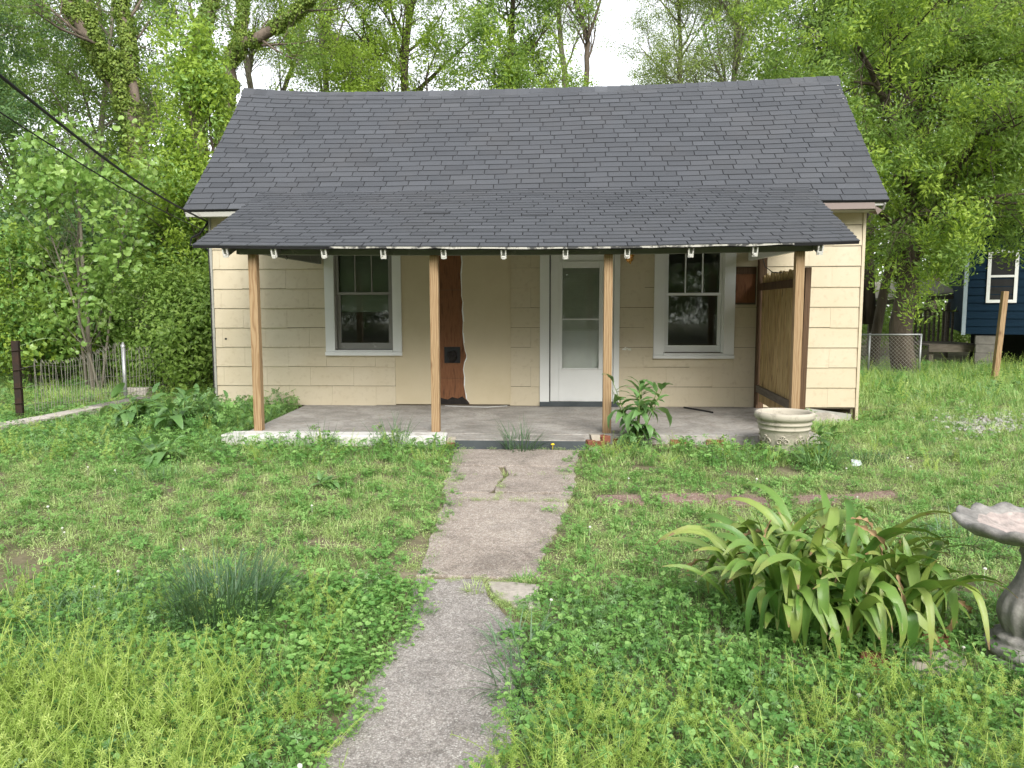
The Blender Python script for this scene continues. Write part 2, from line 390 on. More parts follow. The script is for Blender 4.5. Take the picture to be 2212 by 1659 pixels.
M['cloth'] = mat_noise('dark_rag', (0.012, 0.010, 0.009), (0.03, 0.025, 0.022), 12, 0.95)

# leaves (albedo of real foliage)
M['lf_bright'] = mat_leaf('leaf_spring', [(0.105, 0.165, 0.014), (0.155, 0.225, 0.02), (0.20, 0.275, 0.03)], 0.5)
M['lf_mid'] = mat_leaf('leaf_mid', [(0.055, 0.10, 0.014), (0.09, 0.15, 0.02), (0.135, 0.20, 0.03)], 0.45)
M['lf_dark'] = mat_leaf('leaf_dark', [(0.022, 0.052, 0.012), (0.04, 0.082, 0.018), (0.06, 0.11, 0.022)], 0.28)
M['lf_olive'] = mat_leaf('leaf_olive', [(0.10, 0.14, 0.022), (0.145, 0.195, 0.032), (0.19, 0.24, 0.05)], 0.5)
M['lf_round'] = mat_leaf('leaf_cottonwood', [(0.075, 0.145, 0.02), (0.115, 0.195, 0.03), (0.17, 0.25, 0.045)], 0.36, 0.35, 0.5)
M['lf_ivy'] = mat_leaf('leaf_ivy', [(0.05, 0.085, 0.01), (0.085, 0.125, 0.014), (0.12, 0.16, 0.02)], 0.2)
M['gr_lawn'] = mat_leaf('lawn_leaf', [(0.085, 0.135, 0.025), (0.15, 0.21, 0.045), (0.24, 0.30, 0.085)], 0.3, gain=2.45)
M['gr_clover'] = mat_leaf('weed_leaf', [(0.04, 0.105, 0.016), (0.075, 0.155, 0.024), (0.12, 0.205, 0.04)], 0.3, gain=2.45)
M['gr_cleaver'] = mat_leaf('cleaver_leaf', [(0.115, 0.18, 0.022), (0.18, 0.25, 0.036), (0.26, 0.32, 0.06)], 0.38, gain=2.2)
M['gr_dark'] = mat_leaf('dark_grass', [(0.028, 0.06, 0.018), (0.05, 0.095, 0.03), (0.085, 0.14, 0.05)], 0.22, 0.4)
M['gr_dock'] = mat_leaf('dock_leaf', [(0.038, 0.085, 0.018), (0.065, 0.13, 0.026), (0.10, 0.175, 0.045)], 0.25, 0.38, 0.5, gain=2.2)

# ------------------------------------------------------------------ scatter: many small pieces of one mass, via geometry nodes
_gn = {}
def scatter(name, pts, rot, scl, idx, variants, parent=None, label=None, cat=None):
    key = variants
    if key not in _gn:
        g = bpy.data.node_groups.new('scatter_' + key, 'GeometryNodeTree')
        g.interface.new_socket('Geometry', in_out='INPUT', socket_type='NodeSocketGeometry')
        g.interface.new_socket('Geometry', in_out='OUTPUT', socket_type='NodeSocketGeometry')
        N = g.nodes; L = g.links
        gi = N.new('NodeGroupInput'); go = N.new('NodeGroupOutput'); iop = N.new('GeometryNodeInstanceOnPoints')
        ci = N.new('GeometryNodeCollectionInfo'); ci.inputs['Collection'].default_value = VAR[key]
        ci.inputs['Separate Children'].default_value = True; ci.inputs['Reset Children'].default_value = True
        def na(nm, dt):
            a = N.new('GeometryNodeInputNamedAttribute'); a.data_type = dt; a.inputs['Name'].default_value = nm
            return a.outputs['Attribute']
        e = N.new('FunctionNodeEulerToRotation')
        L.new(gi.outputs[0], iop.inputs['Points']); L.new(ci.outputs[0], iop.inputs['Instance'])
        iop.inputs['Pick Instance'].default_value = True
        L.new(na('idx', 'INT'), iop.inputs['Instance Index'])
        L.new(na('rot', 'FLOAT_VECTOR'), e.inputs[0]); L.new(e.outputs[0], iop.inputs['Rotation'])
        L.new(na('scl', 'FLOAT_VECTOR'), iop.inputs['Scale'])
        L.new(iop.outputs[0], go.inputs[0]); _gn[key] = g
    off = np.array(root_loc(parent) if parent else (0, 0, 0))
    P = np.asarray(pts, float) - off; n = len(P)
    me = bpy.data.meshes.new(name); me.vertices.add(n); me.vertices.foreach_set('co', P.ravel())
    a = me.attributes.new('rot', 'FLOAT_VECTOR', 'POINT'); a.data.foreach_set('vector', np.asarray(rot, float).ravel())
    s = np.asarray(scl, float)
    if s.ndim == 1: s = np.repeat(s[:, None], 3, 1)
    a = me.attributes.new('scl', 'FLOAT_VECTOR', 'POINT'); a.data.foreach_set('vector', s.ravel())
    a = me.attributes.new('idx', 'INT', 'POINT'); a.data.foreach_set('value', np.asarray(idx, np.int32))
    ob = bpy.data.objects.new(name, me); COL.objects.link(ob)
    if parent: ob.parent = parent
    md = ob.modifiers.new('scatter', 'NODES'); md.node_group = _gn[key]
    ob['kind'] = 'stuff'
    if label: tag(ob, label, cat)
    return ob
VAR = {}; NVAR = {}
def variants(key, mbs, mats):
    c = bpy.data.collections.new('variants_' + key)
    for i, mb in enumerate(mbs):
        mt = mats[i % len(mats)] if isinstance(mats, list) else mats
        o = bpy.data.objects.new('%s_%02d' % (key, i), mb.mesh('%s_%02d' % (key, i), mt)); c.objects.link(o)
    VAR[key] = c; NVAR[key] = len(mbs)

# leafy twigs
def twig(r, L=0.55, n=22, ll=0.085, lw=0.05, spread=0.9, droop=0.35, rounded=False, stem=True):
    b = MB(); p = Vector((0, 0, 0)); d = Vector((0, 0, 1)); pts = [p.copy()]
    for i in range(5):
        d = (d + Vector((r.gauss(0, .18), r.gauss(0, .18), 0))).normalized(); p = p + d * (L / 5); pts.append(p.copy())
    if stem: b.tube(pts, [0.007, 0.006, 0.005, 0.004, 0.003, 0.002], 3, 0.05, cap=False)
    for i in range(n):
        t = (0.12 + 0.88 * (i / n)) * 5; k = min(4, int(t)); q = pts[k].lerp(pts[k + 1], t - k)
        a = i * 2.4 + r.uniform(-.5, .5)
        sd = Vector((math.cos(a), math.sin(a), r.uniform(-droop, 0.45)))
        st = q + sd.normalized() * r.uniform(0.02, spread * 0.16)
        s = r.uniform(0.6, 1.15); t = r.random()
        ld = (sd + Vector((0, 0, -droop * r.uniform(0.2, 1.6)))).normalized()
        if rounded:
            nn = (rv(r) + Vector((0, 0, .5))).normalized(); b.roundleaf(st, nn, ll * 0.5 * s, 7, t, .2)
        else: b.leaf(st, ld, (rv(r) * .7 + Vector((0, 0, 1))), ll * s, lw * s, r.uniform(.05, .25), r.uniform(.05, .35), t)
    return b
rr = random.Random(3)
variants('bright', [twig(rr, 0.6, 30, 0.10, 0.05, 1.2) for _ in range(5)], M['lf_bright'])
variants('mid', [twig(rr, 0.6, 30, 0.10, 0.055, 1.3) for _ in range(5)], M['lf_mid'])
variants('dark', [twig(rr, 0.6, 32, 0.10, 0.06, 1.3) for _ in range(4)], M['lf_dark'])
variants('olive', [twig(rr, 0.6, 22, 0.075, 0.035, 1.2) for _ in range(4)], M['lf_olive'])
variants('maple', [twig(rr, 0.6, 34, 0.13, 0.05, 1.5, 0.5) for _ in range(5)], [M['lf_mid'], M['lf_bright'], M['lf_mid']])
variants('cottonwood', [twig(rr, 0.5, 15, 0.10, 0.1, 1.3, 0.4, True) for _ in range(5)], M['lf_round'])
variants('shrub', [twig(rr, 0.5, 24, 0.11, 0.06, 1.4, 0.4) for _ in range(5)], [M['lf_mid'], M['lf_bright'], M['lf_mid'], M['gr_clover']])
variants('sapling', [twig(rr, 0.5, 22, 0.12, 0.055, 1.3, 0.7) for _ in range(5)], [M['lf_bright'], M['lf_bright'], M['lf_round']])
variants('ivy', [twig(rr, 0.14, 16, 0.075, 0.07, 0.45, 0.6, False, False) for _ in range(3)], M['lf_ivy'])
variants('far', [twig(rr, 1.2, 40, 0.20, 0.11, 3.0) for _ in range(5)], [M['lf_mid'], M['lf_dark'], M['lf_olive'], M['lf_mid']])

# ------------------------------------------------------------------ ground
def in_house(x, y): return -4.75 < x < 4.1 and y > 10.4 and y < 14.7
b = MB(); xs = np.concatenate([np.arange(-70, -12, 6.0), np.arange(-12, 14, 0.25), np.arange(14, 74, 6.0)])
ys = np.concatenate([np.arange(-60, 0, 6.0), np.arange(0, 20, 0.25), np.arange(20, 92, 6.0)])
for y in ys:
    for x in xs: b.v.append((x, y, gz(x, y))); b.t.append(0.5)
nx = len(xs)
for j in range(len(ys) - 1):
    for i in range(nx - 1): b.f.append((j*nx+i, j*nx+i+1, (j+1)*nx+i+1, (j+1)*nx+i))
g = b.build('ground', M['soil'], None, True); g['kind'] = 'structure'; g['label'] = 'dark soil of the front yard under the weeds'

# ------------------------------------------------------------------ concrete path: slabs with irregular edges
def gp(*uv): return [onG(u, v) for u, v in uv]
def rough_poly(pts, step=0.12, amp=0.012, r=rnd):
    out = []; n = len(pts)
    for i in range(n):
        a = Vector(pts[i]); c = Vector(pts[(i + 1) % n]); L = (c - a).length; k = max(1, int(L / step))
        for j in range(k):
            q = a.lerp(c, j / k); out.append((q.x + r.uniform(-amp, amp), q.y + r.uniform(-amp, amp)))
    return out
def ccw(p):
    s = sum(p[i][0] * p[(i+1) % len(p)][1] - p[(i+1) % len(p)][0] * p[i][1] for i in range(len(p)))
    return p if s > 0 else p[::-1]
path = MB(); path.prism(ccw([(-1.05, 7.7), (0.28, 7.7), (0.15, 6.0), (-.05, 4.3), (-.12, 1.2), (-1.0, 1.2), (-.8, 3.3), (-.8, 4.2), (-.9, 6.0)]), -0.5, lambda p: gbase(p[1]) + 0.002)
pth = path.build('path', M['soil'], None); pth['kind'] = 'structure'; pth['label'] = 'cracked concrete path leading to the porch step'
def slab(pts, mat, top=0.02, parent=pth, name='slab', amp=0.02, thick=0.08, tilt=0.0):
    q = MB(); pl = ccw(rough_poly(pts, 0.1, amp))
    q.prism(pl, lambda p: gbase(p[1]) - thick, lambda p: gbase(p[1]) + top + tilt * (p[0] + 0.35))
    return q.build(name, mat, parent, bevel=0.008)
slab([(-1.02, 7.66), (0.26, 7.66), (0.19, 6.98), (-0.40, 7.02)][:3] + [(-0.36, 6.95), (-0.97, 6.99)], M['path'], 0.02)
slab([(-0.97, 6.965), (-0.50, 6.94), (-0.43, 6.6), (-0.52, 6.05), (-0.90, 6.05)], M['path'], 0.016)
slab([(-0.475, 6.935), (0.2, 6.955), (0.155, 6.05), (-0.495, 6.05), (-0.41, 6.6)], M['path'], 0.022)
slab([(-.87, 6.02), (.13, 6.02), (.04, 5.3), (-.06, 4.7), (-.09, 4.27), (-.79, 4.26), (-.81, 5.0)], M['path'], 0.018)
slab([(-.79, 4.22), (-.42, 4.22), (-.36, 3.98), (-.14, 3.62), (-.13, 3.3), (-.15, 2.9), (-.17, 1.3), (-.97, 1.3), (-.85, 2.42), (-.83, 2.7), (-.81, 2.95), (-.77, 3.25), (-.72, 3.6)], M['path2'], 0.014)
slab([(-0.36, 4.17), (-0.10, 4.13), (-0.06, 3.86), (-0.16, 3.80), (-0.31, 3.99)], M['stone'], 0.028)

# a row of pinkish slabs in the grass, right of the path
sp = MB(); sp.prism(ccw([(0.3, 6.0), (2.85, 6.0), (2.85, 6.5), (0.3, 6.5)]), -0.5, lambda p: gbase(p[1]) + 0.002)
spo = sp.build('stepping_path', M['soil'], None); spo['kind'] = 'structure'; spo['label'] = 'row of pinkish slabs sunk in the grass'
STEP = []
for (a, c, e, f) in (((1288,1072),(1385,1070),(1390,1090),(1290,1092)), ((1420,1070),(1522,1068),(1535,1086),(1428,1086)),
                     ((1540,1072),(1640,1070),(1662,1092),(1552,1092)), ((1690,1074),(1808,1070),(1815,1088),(1702,1090)), ((1812,1070),(1925,1062),(1938,1076),(1826,1086))):
    q = gp(a, c, e, f); STEP.append([(p.x, p.y) for p in q]); slab(q, M['pink'], 0.012, spo, amp=0.02)

# ------------------------------------------------------------------ the house
DW = 10.44
house = thing('house', 'small cream sided house with grey shingle roof and covered front porch', 'house', (-0.35, DW, 0))
def part(name, mat, fn, parent=house, smooth=False, bevel=0.0, kind=None, label=None):
    q = MB(); fn(q); o = q.build(name, mat, parent, smooth, bevel, kind)
    if label: o['label'] = label
    return o

XL, XR = -4.70, 4.00
OPEN = [(-3.02, -2.20, 0.74, 2.14), (-0.08, 0.79, 0.0, 2.12), (1.44, 2.245, 0.74, 2.14)]
def wallfront(q):
    zs = sorted({-0.02, 2.72} | {z for o in OPEN for z in o[2:] if z > 0})
    for z0, z1 in zip(zs, zs[1:]):
        zm = (z0 + z1) / 2; xs_ = [XL]
        for o in sorted(OPEN):
            if o[2] <= zm <= o[3]: xs_ += [o[0], o[1]]
        xs_.append(XR)
        for i in range(0, len(xs_), 2): q.box(xs_[i], xs_[i+1], DW + 0.012, DW + 0.13, z0, z1)
wall = part('front_wall', M['wallback'], wallfront)
# rectangles the siding does not cover: x0,x1,z0,z1
BLOCK = [(-3.145, -2.09, 0.69, 2.25), (-0.206, 0.862, -0.1, 2.25), (1.318, 2.382, 0.655, 2.25), (-2.19, -0.613, -0.1, 2.70), (2.383, 2.66, 1.375, 1.865)]
rs = random.Random(11)
def siding_run(a, c, z0, z1, k, prone):
    w = 0.61; j0 = XL + (0.305 if k % 2 else 0.0) + 0.1
    js = [a] + [j0 + i * w for i in range(16) if a + 0.07 < j0 + i * w < c - 0.07] + [c]
    for p, q_ in zip(js, js[1:]):
        q = MB(); g = 0.0009; y = rs.uniform(-.0015, .0015); zl = rs.uniform(-.004, .003); zr = zl + rs.uniform(-.003, .003)
        bo = DW - 0.015 + y if prone else DW - 0.007
        top = DW - 0.001 + y * .5
        P = [(p+g, bo, z0+zl), (q_-g, bo, z0+zr), (q_-g, top, z1), (p+g, top, z1), (p+g, DW+.010, z0+zl), (q_-g, DW+.010, z0+zr), (q_-g, DW+.010, z1), (p+g, DW+.010, z1)]
        q.add(P, [(0,1,2,3), (4,7,6,5), (0,4,5,1), (3,2,6,7), (0,3,7,4), (1,5,6,2)])
        q.build('siding_shingle', M['siding'], wall)
zc = [2.67 - 0.267 * k for k in range(11)]
for k in range(10):
    z1, z0 = zc[k], zc[k + 1] + .004
    bl = [o for o in BLOCK if o[3] > z0 + .03 and o[2] < z1 - .03]
    xs_ = sorted({XL, XR} | {x for o in bl for x in o[:2]}); runs = []
    for xa, xb in zip(xs_, xs_[1:]):
        ov = [(o[2], o[3]) for o in bl if o[0] < (xa + xb) / 2 < o[1]]
        free = [(z0, z1)]
        for lo, hi in ov:
            free = [f for (p, q_) in free for f in ((p, min(q_, lo)), (max(p, hi), q_)) if f[1] - f[0] > .03]
        for fz in free:
            if runs and runs[-1][1] == xa and runs[-1][2] == fz: runs[-1][1] = xb
            else: runs.append([xa, xb, fz])
    for xa, xb, fz in runs: siding_run(xa, xb, fz[0], fz[1], k, fz[0] == z0)
# torn smooth panel and bare fibreboard between left window and door
edge = [(-1.275, 2.70), (-1.275, 2.1), (-1.262, 1.95), (-1.275, 1.8), (-1.268, 1.6), (-1.268, 1.5), (-1.252, 1.42), (-1.262, 1.3), (-1.248, 1.15), (-1.255, 1.0), (-1.243, 0.86),
        (-1.225, 0.76), (-1.205, 0.70), (-1.208, 0.66), (-1.235, 0.60), (-1.252, 0.50), (-1.238, 0.40), (-1.242, 0.28), (-1.225, 0.18), (-1.215, 0.10), (-1.17, 0.045)]
def tornpanel(q):
    pts = [(x + rs.uniform(-.006, .006), z) for x, z in edge]
    n = len(pts)
    for y in (DW - 0.010, DW + 0.010):
        for x, z in pts: q.v.append((x, y, z)); q.t.append(.5)
        for x, z in pts: q.v.append((-0.613, y, max(z, 0.03))); q.t.append(.5)
    for i in range(n - 1):
        q.f.append((i, i + 1, n + i + 1, n + i)); q.f.append((2*n + i, i, 0 + i, 2*n + i)[:0] or (i, 2*n + i, 2*n + i + 1, i + 1))
part('wall_panel', M['panel'], tornpanel, wall)
def tornedge(q):
    for (a, c) in zip(edge, edge[1:]):
        w = rs.uniform(.006, .02)
        q.add([(a[0] - .003, DW - .0115, a[1]), (c[0] - .003, DW - .0115, c[1]), (c[0] - .003 + w, DW - .0112, c[1]), (a[0] - .003 + w, DW - .0112, a[1])], [(0, 1, 2, 3)])
        q.add([(a[0] - .003, DW - .0115, a[1]), (c[0] - .003, DW - .0115, c[1]), (c[0] - .003, DW + .009, c[1]), (a[0] - .003, DW + .009, a[1])], [(3, 2, 1, 0)])
part('torn_edge', M['white'], tornedge, wall)
part('wall_panel', M['panel'], lambda q: q.box(-2.188, -1.575, DW - 0.011, DW + 0.010, 0.02, 2.70), wall)
part('base_strip', M['panel'], lambda q: q.box(-1.17, -0.615, DW - 0.014, DW + 0.0, 0.022, 0.055), wall)
part('cover_strip', M['panel'], lambda q: q.box(-0.618, -0.602, DW - 0.018, DW, 0.02, 2.70), wall)
HB = (-1.515, -1.29, 0.585, 0.81)
def fboard(z0, z1):
    def f(q):
        if z1 <= HB[2] or z0 >= HB[3]: q.box(-1.574, -1.17, DW - 0.002, DW + 0.0115, z0 + .002, z1 - .002)
        else:
            for bx in ((-1.574, -1.17, z0 + .002, HB[2]), (-1.574, -1.17, HB[3], z1 - .002), (-1.574, HB[0], HB[2], HB[3]), (HB[1], -1.17, HB[2], HB[3])):
                if bx[3] > bx[2]: q.box(bx[0], bx[1], DW - 0.002, DW + 0.0115, bx[2], bx[3])
    return f
for z0, z1 in ((0.02, 0.38), (0.38, 1.58), (1.58, 2.1), (2.1, 2.7)): part('fibreboard', M['fiber'], fboard(z0, z1), wall)
part('rotted_base', M['cloth'], lambda q: q.add([V(-1.573, DW - .0035, .021), V(-1.175, DW - .0035, .021), V(-1.19, DW - .0035, .055), V(-1.27, DW - .0035, .13), V(-1.33, DW - .0035, .10), V(-1.41, DW - .0035, .12), V(-1.47, DW - .0035, .085), V(-1.573, DW - .0035, .11)], [(0, 1, 2, 3, 4, 5, 6, 7)]), wall)
part('outlet_box', M['black'], lambda q: q.box(HB[0] + .004, HB[1] - .004, DW - 0.0005, DW + 0.0112, HB[2] + .004, HB[3] - .004), wall)
def rag(q):
    for k in range(7):
        c = V(-1.40 + rs.uniform(-.035, .035), DW - .012 + rs.uniform(-.008, .006), .68 + rs.uniform(-.05, .06))
        q.lathe([(0, -.05), (.035, -.035), (.05, 0), (.034, .035), (0, .05)], c, 9, lambda i, a, r, z: (r * (1 + .25 * math.sin(3 * a + k)), z))
part('dark_rag', M['cloth'], rag, wall, True)
part('brown_board', M['oldwood'], lambda q: q.box(2.39, 2.655, DW - 0.004, DW + 0.0115, 1.78, 1.862), wall)
part('brown_board', M['fiber'], lambda q: q.box(2.392, 2.645, DW - 0.003, DW + 0.0115, 1.40, 1.776), wall)
# corner boards
part('corner_board', M['eaveboard'], lambda q: (q.box(XL - .035, XL - .003, DW - .02, DW + .06, -.14, 2.64)))
part('corner_board', M['siding'], lambda q: (q.box(XR + .003, XR + .04, DW - .022, DW + .07, -.16, 2.66)))
part('corner_cable', M['cable'], lambda q: q.tube([(XL - .045, DW - .02, 2.4), (XL - .042, DW - .03, 2.0), (XL - .03, DW - .035, 1.75), (XL - .038, DW - .03, 1.2), (XL - .04, DW - .028, .4), (XL - .042, DW - .03, -.1)], .008, 6))
part('paint_chip', M['petal'], lambda q: [q.add([(0.90 + dx, DW - .0135, .77 + dz), (0.90 + dx + w, DW - .0135, .77 + dz - .004), (0.90 + dx + w * .8, DW - .0135, .77 + dz + h), (0.90 + dx + .01, DW - .0135, .77 + dz + h * .8)], [(0, 1, 2, 3)]) for dx, dz, w, h in ((0, 0, .06, .025), (.05, .01, .04, .02), (.08, -.005, .045, .03), (.03, .03, .03, .015))], wall)
def hole(q):
    c = onY(488, 732, DW - .0125); n = 9
    q.add([c] + [V(c.x + math.cos(6.283*k/n) * rs.uniform(.014, .024), c.y, c.z + math.sin(6.283*k/n) * rs.uniform(.011, .019)) for k in range(n)], [(0, 1 + (k+1) % n, 1 + k) for k in range(n)])
part('wall_hole', M['black'], hole, wall)
# side, back and gable walls with courses
def sidewall(x, s):
    q = MB(); q.box(min(x, x - s * .12), max(x, x - s * .12), DW + .135, 14.45, -.05, 2.6)
    q.add([(x - s * .01, DW + .135, 2.6), (x - s * .01, 14.45, 2.6), (x - s * .01, 12.5, 4.66), (x - s * .12, DW + .135, 2.6), (x - s * .12, 14.45, 2.6), (x - s * .12, 12.5, 4.66)],
          [(0, 1, 2), (5, 4, 3), (0, 2, 5, 3), (1, 4, 5, 2)])
    o = q.build('side_wall', M['wallback'], house)
    for k in range(10):
        c = MB(); z0 = .0 + .267 * k; c.add([(x + s*.002, DW + .075, z0), (x + s*.011, DW + .075, z0), (x + s*.011, 14.45, z0), (x + s*.002, 14.45, z0),
            (x + s*.001, DW + .075, z0 + .264), (x + s*.004, DW + .075, z0 + .264), (x + s*.004, 14.45, z0 + .264), (x + s*.001, 14.45, z0 + .264)],
            [(0,1,2,3), (7,6,5,4), (0,4,5,1), (1,5,6,2), (2,6,7,3), (3,7,4,0)]); c.build('siding_course', M['siding'], o)
sidewall(XL, -1); sidewall(XR, 1)
part('back_wall', M['siding'], lambda q: q.box(XL, XR, 14.45, 14.57, -.05, 2.66))
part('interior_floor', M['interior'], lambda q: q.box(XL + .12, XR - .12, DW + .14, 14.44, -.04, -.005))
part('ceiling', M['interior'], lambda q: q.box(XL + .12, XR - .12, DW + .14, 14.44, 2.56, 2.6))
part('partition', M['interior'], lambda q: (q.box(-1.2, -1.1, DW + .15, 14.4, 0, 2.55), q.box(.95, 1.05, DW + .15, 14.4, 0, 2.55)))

# windows
def window(xo0, xo1, xi0, xi1, zb, zs, zmeet, zgb, sashmat, label, white_trim):
    w = part('window', M['white'], lambda q: (
        q.box(xo0, xi0, DW - .034, DW + .012, zs, 2.13), q.box(xi1, xo1, DW - .034, DW + .012, zs, 2.13),
        q.box(xo0 - .01, xo1 + .01, DW - .036, DW + .012, 2.132, 2.25)), bevel=0.003, label=label)
    part('sill', M['white'], lambda q: (q.box(xo0 - .005, xo1 + .005, DW - .055, DW + .01, zb, zs - .002), q.box(xi0 + .002, xi1 - .002, DW - .045, DW + .03, zs + .001, zs + .022)), w, bevel=0.004)
    fw = 0.034
    part('jamb', sashmat, lambda q: q.box(xi0 + .001, xi0 + .022, DW - .012, DW + .09, zs + .03, 2.128), w)
    part('jamb', sashmat, lambda q: q.box(xi1 - .022, xi1 - .001, DW - .012, DW + .09, zs + .03, 2.128), w)
    a, c = xi0 + .024, xi1 - .024
    up = part('upper_sash', sashmat, lambda q: (q.box(a, c, DW + .005, DW + .038, zmeet - .018, zmeet + .016), q.box(a, c, DW + .005, DW + .038, 2.08, 2.125),
        q.box(a, a + fw, DW + .005, DW + .038, zmeet + .017, 2.079), q.box(c - fw, c, DW + .005, DW + .038, zmeet + .017, 2.079)), w, bevel=0.003)
    for t in (1/3, 2/3):
        xm = a + fw + (c - a - 2 * fw) * t
        part('muntin', sashmat, lambda q: q.box(xm - .008, xm + .008, DW + .008, DW + .036, zmeet + .017, 2.079), up)
    part('pane', M['glass'], lambda q: q.box(a + fw - .004, c - fw + .004, DW + .020, DW + .024, zmeet + .012, 2.084), up)
    lo = part('lower_sash', sashmat, lambda q: (q.box(a, c, DW + .042, DW + .075, zs + .024, zgb), q.box(a, a + fw + .012, DW + .042, DW + .075, zgb + .001, zmeet - .02),
        q.box(c - fw - .012, c, DW + .042, DW + .075, zgb + .001, zmeet - .02), q.box(a, c, DW + .042, DW + .075, zmeet - .019, zmeet + .014)), w, bevel=0.003)
    part('pane', M['glass'], lambda q: q.box(a + fw + .006, c - fw - .006, DW + .056, DW + .060, zgb - .004, zmeet - .014), lo)
    return w
def blinds(parent, x0, x1, y, z0, z1, step=.026):
    bl = part('blind', M['blind'], lambda q: q.box(x0, x1, y - .012, y + .012, z0 - .018, z0), parent)
    z = z0 + .012
    while z < z1:
        part('slat', M['blind'], lambda q: q.beam((x0, y, z), (x1, y, z), .003, .027, upv=(0, .35, 1)), bl); z += step
wl = window(-3.145, -2.09, -3.015, -2.212, .69, .742, 1.538, .862, M['grey_sash'], 'white trimmed window with grey sash and half lowered blind', True)
blinds(wl, -2.96, -2.262, DW + .11, 1.30, 2.14)
wr = window(1.318, 2.382, 1.449, 2.238, .655, .705, 1.516, .83, M['white'], 'white trimmed window with white sash beside the gate', True)
def film(q):
    n = 12
    for j in range(n + 1):
        for i in range(n + 1):
            x = 1.50 + .69 * i / n; z = 1.53 + .58 * j / n
            q.v.append((x, DW + .10 + .035 * noise.noise(V(x * 5, z * 7, 2)) + .02 * noise.noise(V(x * 14, z * 9, 5)), z)); q.t.append(.5)
    for j in range(n):
        for i in range(n): q.f.append((j*(n+1)+i, j*(n+1)+i+1, (j+1)*(n+1)+i+1, (j+1)*(n+1)+i))
M['film'] = mat_glass('plastic_film', (0.86, 0.86, 0.86), 0.10, 0.14)
part('plastic_film', M['film'], film, wr, True)

# door: casing, storm door with a long glass, inner door with blind behind it
door = part('door', M['whitedoor'], lambda q: (q.box(-.063, .052, DW - .012, DW + .022, .068, 2.09), q.box(.643, .782, DW - .012, DW + .022, .068, 2.09),
     q.box(.053, .642, DW - .012, DW + .022, .068, .508), q.box(.053, .642, DW - .012, DW + .022, 1.955, 2.09)), bevel=.003, label='white storm door with tall glass pane')
part('casing', M['white'], lambda q: (q.box(-.206, -.078, DW - .034, DW + .012, .0, 2.128), q.box(.786, .862, DW - .034, DW + .012, 0., 2.128), q.box(-.215, .872, DW - .036, DW + .012, 2.13, 2.25)), door, bevel=.003)
part('glass_frame', M['whitedoor'], lambda q: (q.box(.051, .097, DW - .024, DW - .0125, .506, 1.956), q.box(.587, .645, DW - .024, DW - .0125, .506, 1.956), q.box(.098, .586, DW - .024, DW - .0125, 1.866, 1.956), q.box(.098, .586, DW - .024, DW - .0125, .506, .524)), door, bevel=.004)
part('cross_bar', M['whitedoor'], lambda q: q.box(.098, .586, DW - .02, DW - .004, 1.174, 1.19), door)
part('pane', M['doorglass'], lambda q: q.box(.090, .594, DW + .000, DW + .004, .515, 1.872), door)
part('inner_door', M['whitedoor'], lambda q: (q.box(-.075, .785, DW + .060, DW + .1, .02, 1.03), q.box(-.075, .085, DW + .06, DW + .1, 1.031, 2.11), q.box(.63, .785, DW + .06, DW + .1, 1.031, 2.11), q.box(.086, .629, DW + .06, DW + .1, 1.90, 2.11)), door)
for x0 in (.11, .405):
    part('raised_panel', M['whitedoor'], lambda q: (q.box(x0, x0 + .17, DW + .050, DW + .0595, .34, .355), q.box(x0, x0 + .17, DW + .050, DW + .0595, .815, .83), q.box(x0, x0 + .015, DW + .05, DW + .0595, .356, .814), q.box(x0 + .155, x0 + .17, DW + .05, DW + .0595, .356, .814), q.box(x0 + .035, x0 + .135, DW + .053, DW + .0595, .40, .77)), door)
blinds(door, .09, .625, DW + .085, 1.05, 1.90, .022)
part('threshold', M['riser'], lambda q: q.box(-.206, .862, DW - .055, DW + .05, .002, .064), door)
for z in (.28, .95, 1.45, 1.86): part('hinge', M['black'], lambda q: (q.box(-.0765, -.066, DW - .022, DW - .013, z, z + .09), q.tube([(-.0715, DW - .026, z - .005), (-.0715, DW - .026, z + .095)], .006, 6)), door)
part('door_gap_shade', M['black'], lambda q: q.box(-.0775, -.0645, DW + .0, DW + .01, .07, 2.09), door)  # black strip painted in as the shade of the gap

# brass wall lamp
def lamp(q):
    q.lathe([(0, 0), (.05, 0), (.05, .012), (0, .016)], (0, 0, 0), 14); q.v = [(.985 + x, DW - .012 - z, 1.985 + y) for x, y, z in q.v]
wlamp = part('wall_lamp', M['brass'], lamp, house, True)
def l2(q):
    q.tube([(.985, DW - .02, 1.985), (.985, DW - .09, 1.965), (.985, DW - .11, 2.015)], .008, 8)
    q.lathe([(0.0, -.09), (.008, -.085), (.012, -.06), (.007, -.045), (.018, -.02), (.04, 0), (.055, .03), (.058, .06), (.052, .065)], (.985, DW - .11, 1.995), 16)
part('lamp_arm', M['brass'], l2, wlamp, True)

# ------------------------------------------------------------------ roofs
RIDGE = [onY(u, v, 12.5) for u, v in ((525, 192), (610, 198), (700, 201), (850, 200), (1106, 194), (1250, 190), (1400, 185), (1600, 177), (1700, 171), (1810, 165))]
def ridge_z(x):
    P = RIDGE
    if x <= P[0].x: return P[0].z
    for a, c in zip(P, P[1:]):
        if x <= c.x: return a.z + (c.z - a.z) * (x - a.x) / (c.x - a.x)
    return P[-1].z
def roofP(x, s, dn=0.0):
    ze = 2.63 + .05 * (x + 4.93) / 9.12; zr = ridge_z(x)
    y = 10.10 + s * 2.40; z = ze + (zr - ze) * s
    z += (noise.noise(V(x * .55, s * 1.7, 4.2)) * .014 + noise.noise(V(x * 1.6, s * 4, 9.2)) * .004) * (1 if s > .02 else .5) - .02 * math.sin(math.pi * s)
    return V(x, y - dn * .66, z + dn * .75)
def roofB(s): return (-4.93 - .07 * s + .02 * math.sin(3 * s), 4.19 + .12 * s)
